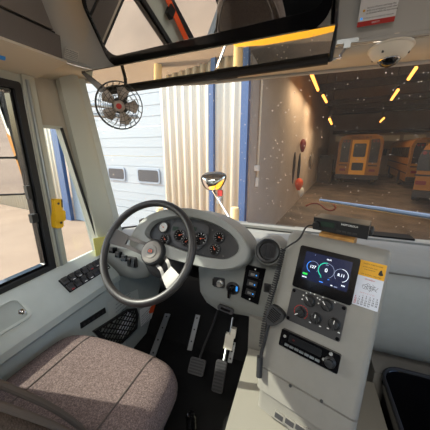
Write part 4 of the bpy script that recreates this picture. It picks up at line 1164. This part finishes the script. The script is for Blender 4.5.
b = B(); b.loft([cring(.035, .035, HD-.28, 0, -.02), cring(.035, .035, HD-.56, 0, -.02)]); b.build('shaft', 'soft_black', t)
b = B(); b.tube([WM @ V((-.07, -.01, HD-.07)), WM @ V((-.13, .0, HD-.055)), WM @ V((-.18, .01, HD-.05))], [.008, .007, .010], 8); b.build('stalk', 'soft_black', t)
b = B(); b.tube([WM @ V((.05, -.06, HD-.10)), WM @ V((.085, -.11, HD-.09))], [.010, .008], 8); b.build('tilt_lever', 'soft_black', t)

# ================================================================== PEDALS, FOOTWELL
def pedal(px, w, h, tilt, nm, lab, y, z, grooves):
    c = V(px); M = frame(c, (1, .03, 0), (0, math.cos(tilt), math.sin(tilt)))
    t = thing(nm, (c.x, c.y, FZ), lab, 'pedal')
    b = B(); b.prism(rrect(w, h, .012, 4), M, -.010, .008, .004, 2); p = b.build('pad', 'charcoal', t)
    b = B()
    for k in range(grooves): b.box(M @ T(0, -h/2+(k+.8)*h/(grooves+.6), .009), w*.86, h/(grooves*2.2), .004, .001)
    b.build('tread', 'soft_black', p)
    return t, M
bp = onz(197, 366.5, .16)
t, M = pedal(bp, .092, .082, .75, 'brake_pedal', 'square ribbed brake pedal in the dark footwell', 0, 0, 5)
b = B(); b.tube(smooth_open([M @ V((.0, .02, -.012)), ony(203, 348, bp.y+.10), ony(211, 330, bp.y+.20), ony(218, 310, bp.y+.32)], 2), .007, 8); b.build('arm', 'soft_black', t)
apd = onz(219.5, 376, .13)
t, M = pedal(apd, .062, .155, .9, 'accelerator_pedal', 'long ribbed accelerator pedal beside the brake pedal', 0, 0, 9)
b = B(); b.tube([M @ V((.008, .06, -.012)), ony(226, 350, apd.y+.12), ony(231, 330, apd.y+.22), ony(233, 318, apd.y+.3)], .008, 8); b.build('arm', 'alu', t)
b = B(); q = ony(229, 341, apd.y+.13); b.box(frame(q, (1, .1, -.1), (.2, .4, 1)), .05, .085, .03, .010); b.box(frame(q+V((.02, .02, .05)), (1, .1, -.1), (0, .4, 1)), .03, .05, .04, .008); b.build('sensor_housing', 'white_plastic', t)
TO = V((0, 1.205, .03)); TN = V((0, -.763, .647))
def kick(p, q, w, lab):
    t = thing('trim_strip', q, lab, 'trim strip')
    d = (q-p).normalized(); n_ = V((.1, -.75, .66)); sd = d.cross(n_).normalized(); n_ = sd.cross(d)
    M = frame((p+q)/2, d, sd); L = (q-p).length
    b = B(); b.box(M, L, w, .008, .002); b.build('bar', 'kick_silver', t)
    b = B()
    for k in range(4): b.lathe([(.006, .0), (.006, .007), (0, .008)], M @ T(-L*.42+L*.28*k, 0, 0), 8); 
    for k in range(4): b.lathe([(.006, .0), (.006, -.007), (0, -.008)], M @ T(-L*.42+L*.28*k, 0, 0), 8)
    b.build('rivet', 'steel_dark', t)
TO = V((0, 1.205, .03)); TN = V((0, -.763, .647))
def toe(x, y): return onp(x, y, TO, TN) + TN*.012
kick(toe(198.5, 315), toe(188.5, 357), .032, 'upright silver trim strip in the middle of the dark footwell')
kick(toe(168.5, 314), onz(152, 357, FZ+.02), .042, 'silver trim strip on the edge of the driver-side panel')
kick(toe(234, 342), toe(229, 368), .028, 'thin silver trim strip behind the accelerator pedal')
kb = onz(192, 424, .16)
t = thing('floor_lever', (kb.x, kb.y, FZ), 'short black ribbed knob standing on the floor beside the seat', 'lever')
b = B(); b.tube([(kb.x-.004, kb.y, FZ), (kb.x-.004, kb.y, .15)], .018, 12)
b.build('stem', 'soft_black', t)
b = B(); b.lathe([(.02, .0)] + [(.024 if k % 2 else .019, .010*k) for k in range(1, 11)] + [(.017, .108), (0, .112)], T(kb.x-.004, kb.y, .11), 16); b.build('knob', 'gloss_black', t)

# ================================================================== DRIVER'S SEAT
sx, sz = -.662, .55
seat = thing('driver_chair', (sx, .4, FZ), 'brown grey fabric driver seat with stitched cushion', 'seat')
def cushion_ring(k, z, fy=0):
    o = [(-.295, .10), (-.30, .30), (-.302, .52), (-.29, .625), (-.22, .662), (-.1, .672), (0, .674), (.1, .672), (.22, .662), (.29, .625), (.302, .52), (.30, .30), (.295, .10)]
    c = V((0, .36)); r = []
    for p in smooth_open([V((*q, 0)) for q in o], 2):
        q = c + (V((p.x, p.y))-c)*k
        r.append(V((sx+q.x, q.y+fy, z)))
    return r
b = B()
b.loft([cushion_ring(.90, sz-.135), cushion_ring(.965, sz-.13), cushion_ring(1.0, sz-.10), cushion_ring(1.0, sz-.055), cushion_ring(.975, sz-.022), cushion_ring(.92, sz-.006), cushion_ring(.8, sz+.003), cushion_ring(.5, sz+.004), cushion_ring(.2, sz+.004)])
cs = b.build('cushion', 'seat_fabric', seat, ang=70)
# stitched seams (two lengthways) and edge piping
for s in (-1, 1):
    pts = [V((sx+s*.162, y, z_+sz)) for y, z_ in ((.12, .0045), (.3, .0045), (.45, .0045), (.545, .0045), (.60, .003), (.628, -.001), (.650, -.011), (.662, -.024), (.672, -.055), (.672, -.10))]
    b = B(); b.tube(smooth_open(pts, 2), .0028, 6); b.build('seam', 'piping', cs)
b = B(); b.tube(cushion_ring(1.0, sz-.075), .0035, 6); b.build('piping', 'piping', cs)
b = B(); b.span((sx-.23, .08, sz-.20), (sx+.23, .55, sz-.128), .02); b.build('seat_pan', 'black_plastic', seat)
b = B(); b.lathe([(.13, FZ), (.13, FZ+.04), (.09, FZ+.07), (.085, sz-.20)], T(sx, .33, 0), 24); b.build('pedestal', 'soft_black', seat)
b = B(); b.box(T(sx+.262, .40, sz-.21), .018, .26, .11, .006); b.build('side_cover', 'black_plastic', seat)
b = B(); b.tube([(sx+.24, .36, sz-.17), (sx+.275, .40, sz-.20), (sx+.275, .46, sz-.21)], .008, 8); b.build('adjust_lever', 'steel_dark', seat)
# backrest: thick shell with side bolsters, leaning back
BL = math.radians(22)
bo_ = V((sx+.012, .25, sz-.03)); bx = V((1, 0, 0)); bz = V((0, -math.sin(BL), math.cos(BL))); bn = V((0, math.cos(BL), math.sin(BL)))
def bk(x, z, d): return bo_ + bx*x + bz*z + bn*d
rings = []
for (z, w, d) in ((0.0, .20, .05), (.02, .235, .085), (.12, .262, .105), (.28, .268, .105), (.45, .262, .095), (.60, .235, .085), (.70, .21, .075), (.76, .17, .06), (.785, .11, .04)):
    pts = []
    for k in range(28):
        a = 2*PI*k/28; ca, sa = math.cos(a), math.sin(a)
        x = w*math.copysign(abs(ca)**.55, ca); y = d*math.copysign(abs(sa)**.6, sa)
        if sa > 0: y *= .58 + .42*min(1, (abs(x)/w)**2*1.3)
        pts.append(bk(x, z, y))
    rings.append(pts)
b = B(); b.loft(rings); bk_ = b.build('backrest', 'seat_back_fabric', seat, ang=70)
for (kx, kd) in ((1.0, .0), (.86, .02)):
    b = B(); b.tube(smooth_open([bk(x*kx, z, d+kd) for x, z, d in ((-.245, .05, .07), (-.262, .28, .085), (-.258, .45, .075), (-.225, .62, .06), (-.15, .745, .04), (0, .775, .03), (.15, .745, .04), (.225, .62, .06), (.258, .45, .075), (.262, .28, .085), (.245, .05, .07))], 2), .006, 8); b.build('piping', 'piping', bk_)
# orange shoulder belt on its pillar (seen in the interior mirror)
t = thing('shoulder_belt', (-1.08, .12, 1.5), 'orange seat belt strap with black guide seen in the interior mirror', 'seat belt')
b = B(); b.box(frame((-1.118, .14, 1.15), (0, 1, .12), (0, -.12, 1)), .05, .78, .004); b.build('strap', 'orange', t)
b = B(); b.box(frame((-1.122, .19, 1.56), (0, 1, 0), (0, 0, 1)), .05, .10, .05, .01); b.box(frame((-1.115, .155, 1.30), (0, 1, 0), (0, 0, 1)), .07, .05, .03, .006); b.build('guide', 'black_plastic', t)
# barrier behind the driver (seen in the interior mirror)
t = thing('driver_barrier', (-.65, -.42, FZ), 'dark padded barrier panel behind the driver seat seen in the mirror', 'barrier')
b = B(); b.span((-1.13, -.46, .25), (-.2, -.40, 1.22), .03, 3); b.build('panel', 'bus_dark', t)
b = B(); b.tube(smooth_open([(-.18, -.43, FZ), (-.18, -.43, 1.2), (-.2, -.43, 1.25), (-1.12, -.43, 1.25)], 1), .018, 10); b.build('rail', 'soft_black', t)

# ================================================================== OUTSIDE THE CAB: hood, wiper, mirrors
b = B()
def hood_ring(y, w, zt, zs):
    return [V((x, y, z)) for x, z in ((-w, zs), (-w+.02, zt-.18), (-w+.14, zt-.05), (-w*.5, zt), (0, zt+.02), (w*.5, zt), (w-.14, zt-.05), (w-.02, zt-.18), (w, zs))]
hood_pts = [hood_ring(1.78, 1.08, .66, -.35), hood_ring(2.3, 1.02, .52, -.4), hood_ring(2.9, .95, .33, -.4), hood_ring(3.12, .9, .18, -.4), hood_ring(3.2, .8, -.05, -.4)]
b.loft(hood_pts); t = thing('bus_hood', (0, 2.4, -.4), 'yellow sloping bus hood ahead of the windshield, mirrored in the visor', 'hood')
b.build('shell', 'bus_hood_yellow', t, ang=50)
wp0, wp1 = ray(318, 199.5), ray(440, 218)
def onws(x, y):
    o = V((0, 1.68, .8)); n_ = V((0, -.9, -.30)).normalized(); return onp(x, y, o, n_)
p, q = onws(319.5, 200), onws(445, 219)
t = thing('wiper', q, 'silver blue wiper blade lying across the outside of the windshield', 'wiper')
b = B(); b.tube([p, p.lerp(q, .5), q], [.008, .014, .016], 8); b.build('blade', 'wiper_metal', t)
b = B(); b.tube([p.lerp(q, .3)+V((0, .012, .004)), q+V((0, .014, .006))], [.005, .009], 8); b.build('arm', 'wiper_metal', t)
# crossview mirror on the hood, seen past the pod
mcv = dep(213, 182, 2.35)
t = thing('crossview_mirror', (mcv.x, mcv.y, mcv.z), 'oval black crossview mirror on a silver arm above the instrument pod', 'mirror')
nv = (CAM-mcv).normalized(); nv = V((nv.x, nv.y, -.10)).normalized()
M = frame(mcv, nv.cross(V((0, 0, -1))).normalized(), V((0, 0, 1))-nv*nv.z)
if M.col[2].to_3d().dot(nv) < 0: M = frame(mcv, nv.cross(V((0, 0, 1))).normalized(), V((0, 0, 1)))
orr = smooth_poly([V(q) for q in ((-.125, .03), (-.10, .075), (.0, .088), (.10, .085), (.135, .065), (.125, .015), (.08, -.07), (0, -.09), (-.08, -.075))], 2)
def rg(k, h, dy=0): return [M @ V((p.x*k, p.y*k+dy, h)) for p in orr]
b = B(); b.loft([rg(.5, -.10, .02), rg(.85, -.07, .015), rg(1, -.02, .0), rg(1.0, .004), rg(.93, .008), rg(.90, .0)], True, True, False); b.build('shell', 'soft_black', t)
b = B(); b.loft([rg(.92, .0, -.004), rg(.80, .014, -.008), rg(.6, .026, -.012), rg(.35, .035, -.014), rg(.1, .039, -.014)], True, False, True); b.build('mirror_glass', 'mirror', t, ang=80)
b = B(); b.prism([(-.10, .05), (.10, .055), (.12, .075), (0, .088), (-.10, .075)], M, .0, .03, .006, 2); b.build('brow', 'soft_black', t)
ab = dep(230, 219, 2.1)
b = B(); b.tube([M @ V((0, -.02, -.05)), M @ V((-.0, -.10, -.05)), ab, V((ab.x+.2, ab.y-.05, .45))], .012, 10); b.build('arm', 'chrome', t)
# driver's outside mirror seen through the window
mo = onx(12.5, 135, -1.62)
mx = V((.835, .55, 0)).normalized(); mh_ = V((.55, -.835, 0)).normalized()
M = frame(mo, mx, V((0, 0, 1)) + mh_*.13); m_n = M.col[2].to_3d()
t = thing('outside_mirror', mo - mx*.12, 'rectangular outside mirror on tube arms seen through the driver window', 'mirror')
zt, zb = onp(10, 82, mo, m_n).z - mo.z, onp(10, 196, mo, m_n).z - mo.z
W = .26
oo = rrect(W, zt-zb, .035, 5, -W/2, (zt+zb)/2); ii = rrect(W-.02, zt-zb-.02, .028, 5, -W/2, (zt+zb)/2)
b = B(); b.loft([[M @ V((p[0], p[1], h)) for p in pp] for pp, h in ((oo, -.05), (oo, .0), (ii, .002), (ii, -.006))], True, True, False); b.build('housing', 'soft_black', t)
b = B(); zm = onp(8, 158, mo, m_n).z - mo.z
b.prism(rrect(W-.02, zt-zm-.012, .02, 4, -W/2, (zt+zm)/2), M, -.008, -.003); b.build('mirror_glass', 'mirror', t)
b = B(); b.prism(rrect(W-.02, zm-zb-.012, .02, 4, -W/2, (zb+zm)/2), M, -.008, -.003); b.build('convex_glass', 'mirror', t)
b = B()
for z in (zt-.08, zt-.14): b.tube([M @ V((-.02, z, -.06)), M @ V((-.2, z, -.07)), M @ V((-.24, z, -.3)), V((-1.12, 1.5, mo.z+z))], .014, 8)
b.build('arm', 'alu', t)

# ================================================================== LIGHT
S = V((-1, -.20, .86)).normalized()
sun = bpy.data.lights.new('sun', 'SUN'); sun.energy = 10.0; sun.angle = math.radians(.6); sun.color = (1, .93, .82)
so = bpy.data.objects.new('sun', sun); COL.objects.link(so); so.rotation_euler = (-S).to_track_quat('-Z', 'Y').to_euler()
w = bpy.data.worlds.new('world'); SC.world = w; w.use_nodes = True
nt = w.node_tree; bg = nt.nodes['Background']
sky = nt.nodes.new('ShaderNodeTexSky'); sky.sky_type = 'NISHITA'; sky.sun_disc = False
sky.sun_elevation = math.asin(S.z); sky.sun_rotation = math.atan2(S.x, S.y); sky.altitude = 200; sky.air_density = 1; sky.dust_density = 2.5
nt.links.new(sky.outputs[0], bg.inputs[0]); bg.inputs[1].default_value = .72
# fill lamps added on the ceiling behind the camera to brighten the cab
for (x, y) in ((.0, -.45), (-.3, -1.5)):
    dz = 2.1 - .06*abs(x)
    t = thing('fill_lamp', (x, y, dz), 'round white fill lamp added on the bus ceiling, out of view', 'ceiling light', 'added fill lamps on the bus ceiling')
    b = B(); b.lathe([(.11, .0), (.11, -.02), (.08, -.035), (0, -.04)], T(x, y, dz), 24); b.build('lens', 'white_plastic', t)
    ld = bpy.data.lights.new('fill_glow', 'AREA'); ld.shape = 'DISK'; ld.size = .5; ld.energy = 15; ld.color = (1, .95, .88)
    lo = bpy.data.objects.new('fill_glow', ld); COL.objects.link(lo); lo.parent = t; lo.location = (0, 0, -.05)

# ================================================================== CAMERA
cd = bpy.data.cameras.new('camera'); cd.sensor_fit = 'HORIZONTAL'; cd.sensor_width = 36; cd.lens = 36*F_PX/430; cd.clip_start = .02
co = bpy.data.objects.new('camera', cd); COL.objects.link(co)
co.matrix_world = Matrix.Translation(CAM) @ Matrix((RT, UP, -FW)).transposed().to_4x4()
SC.camera = co
for o in list(bpy.data.objects):
    if '_o' in o: del o['_o']
SC.view_settings.view_transform = 'Standard'; SC.view_settings.look = 'None'
SC.view_settings.gamma = 1; SC.view_settings.use_curve_mapping = False
SC.view_settings.exposure = 0.0
SC.cycles.use_denoising = True
SC.cycles.max_bounces = 10; SC.cycles.transparent_max_bounces = 16
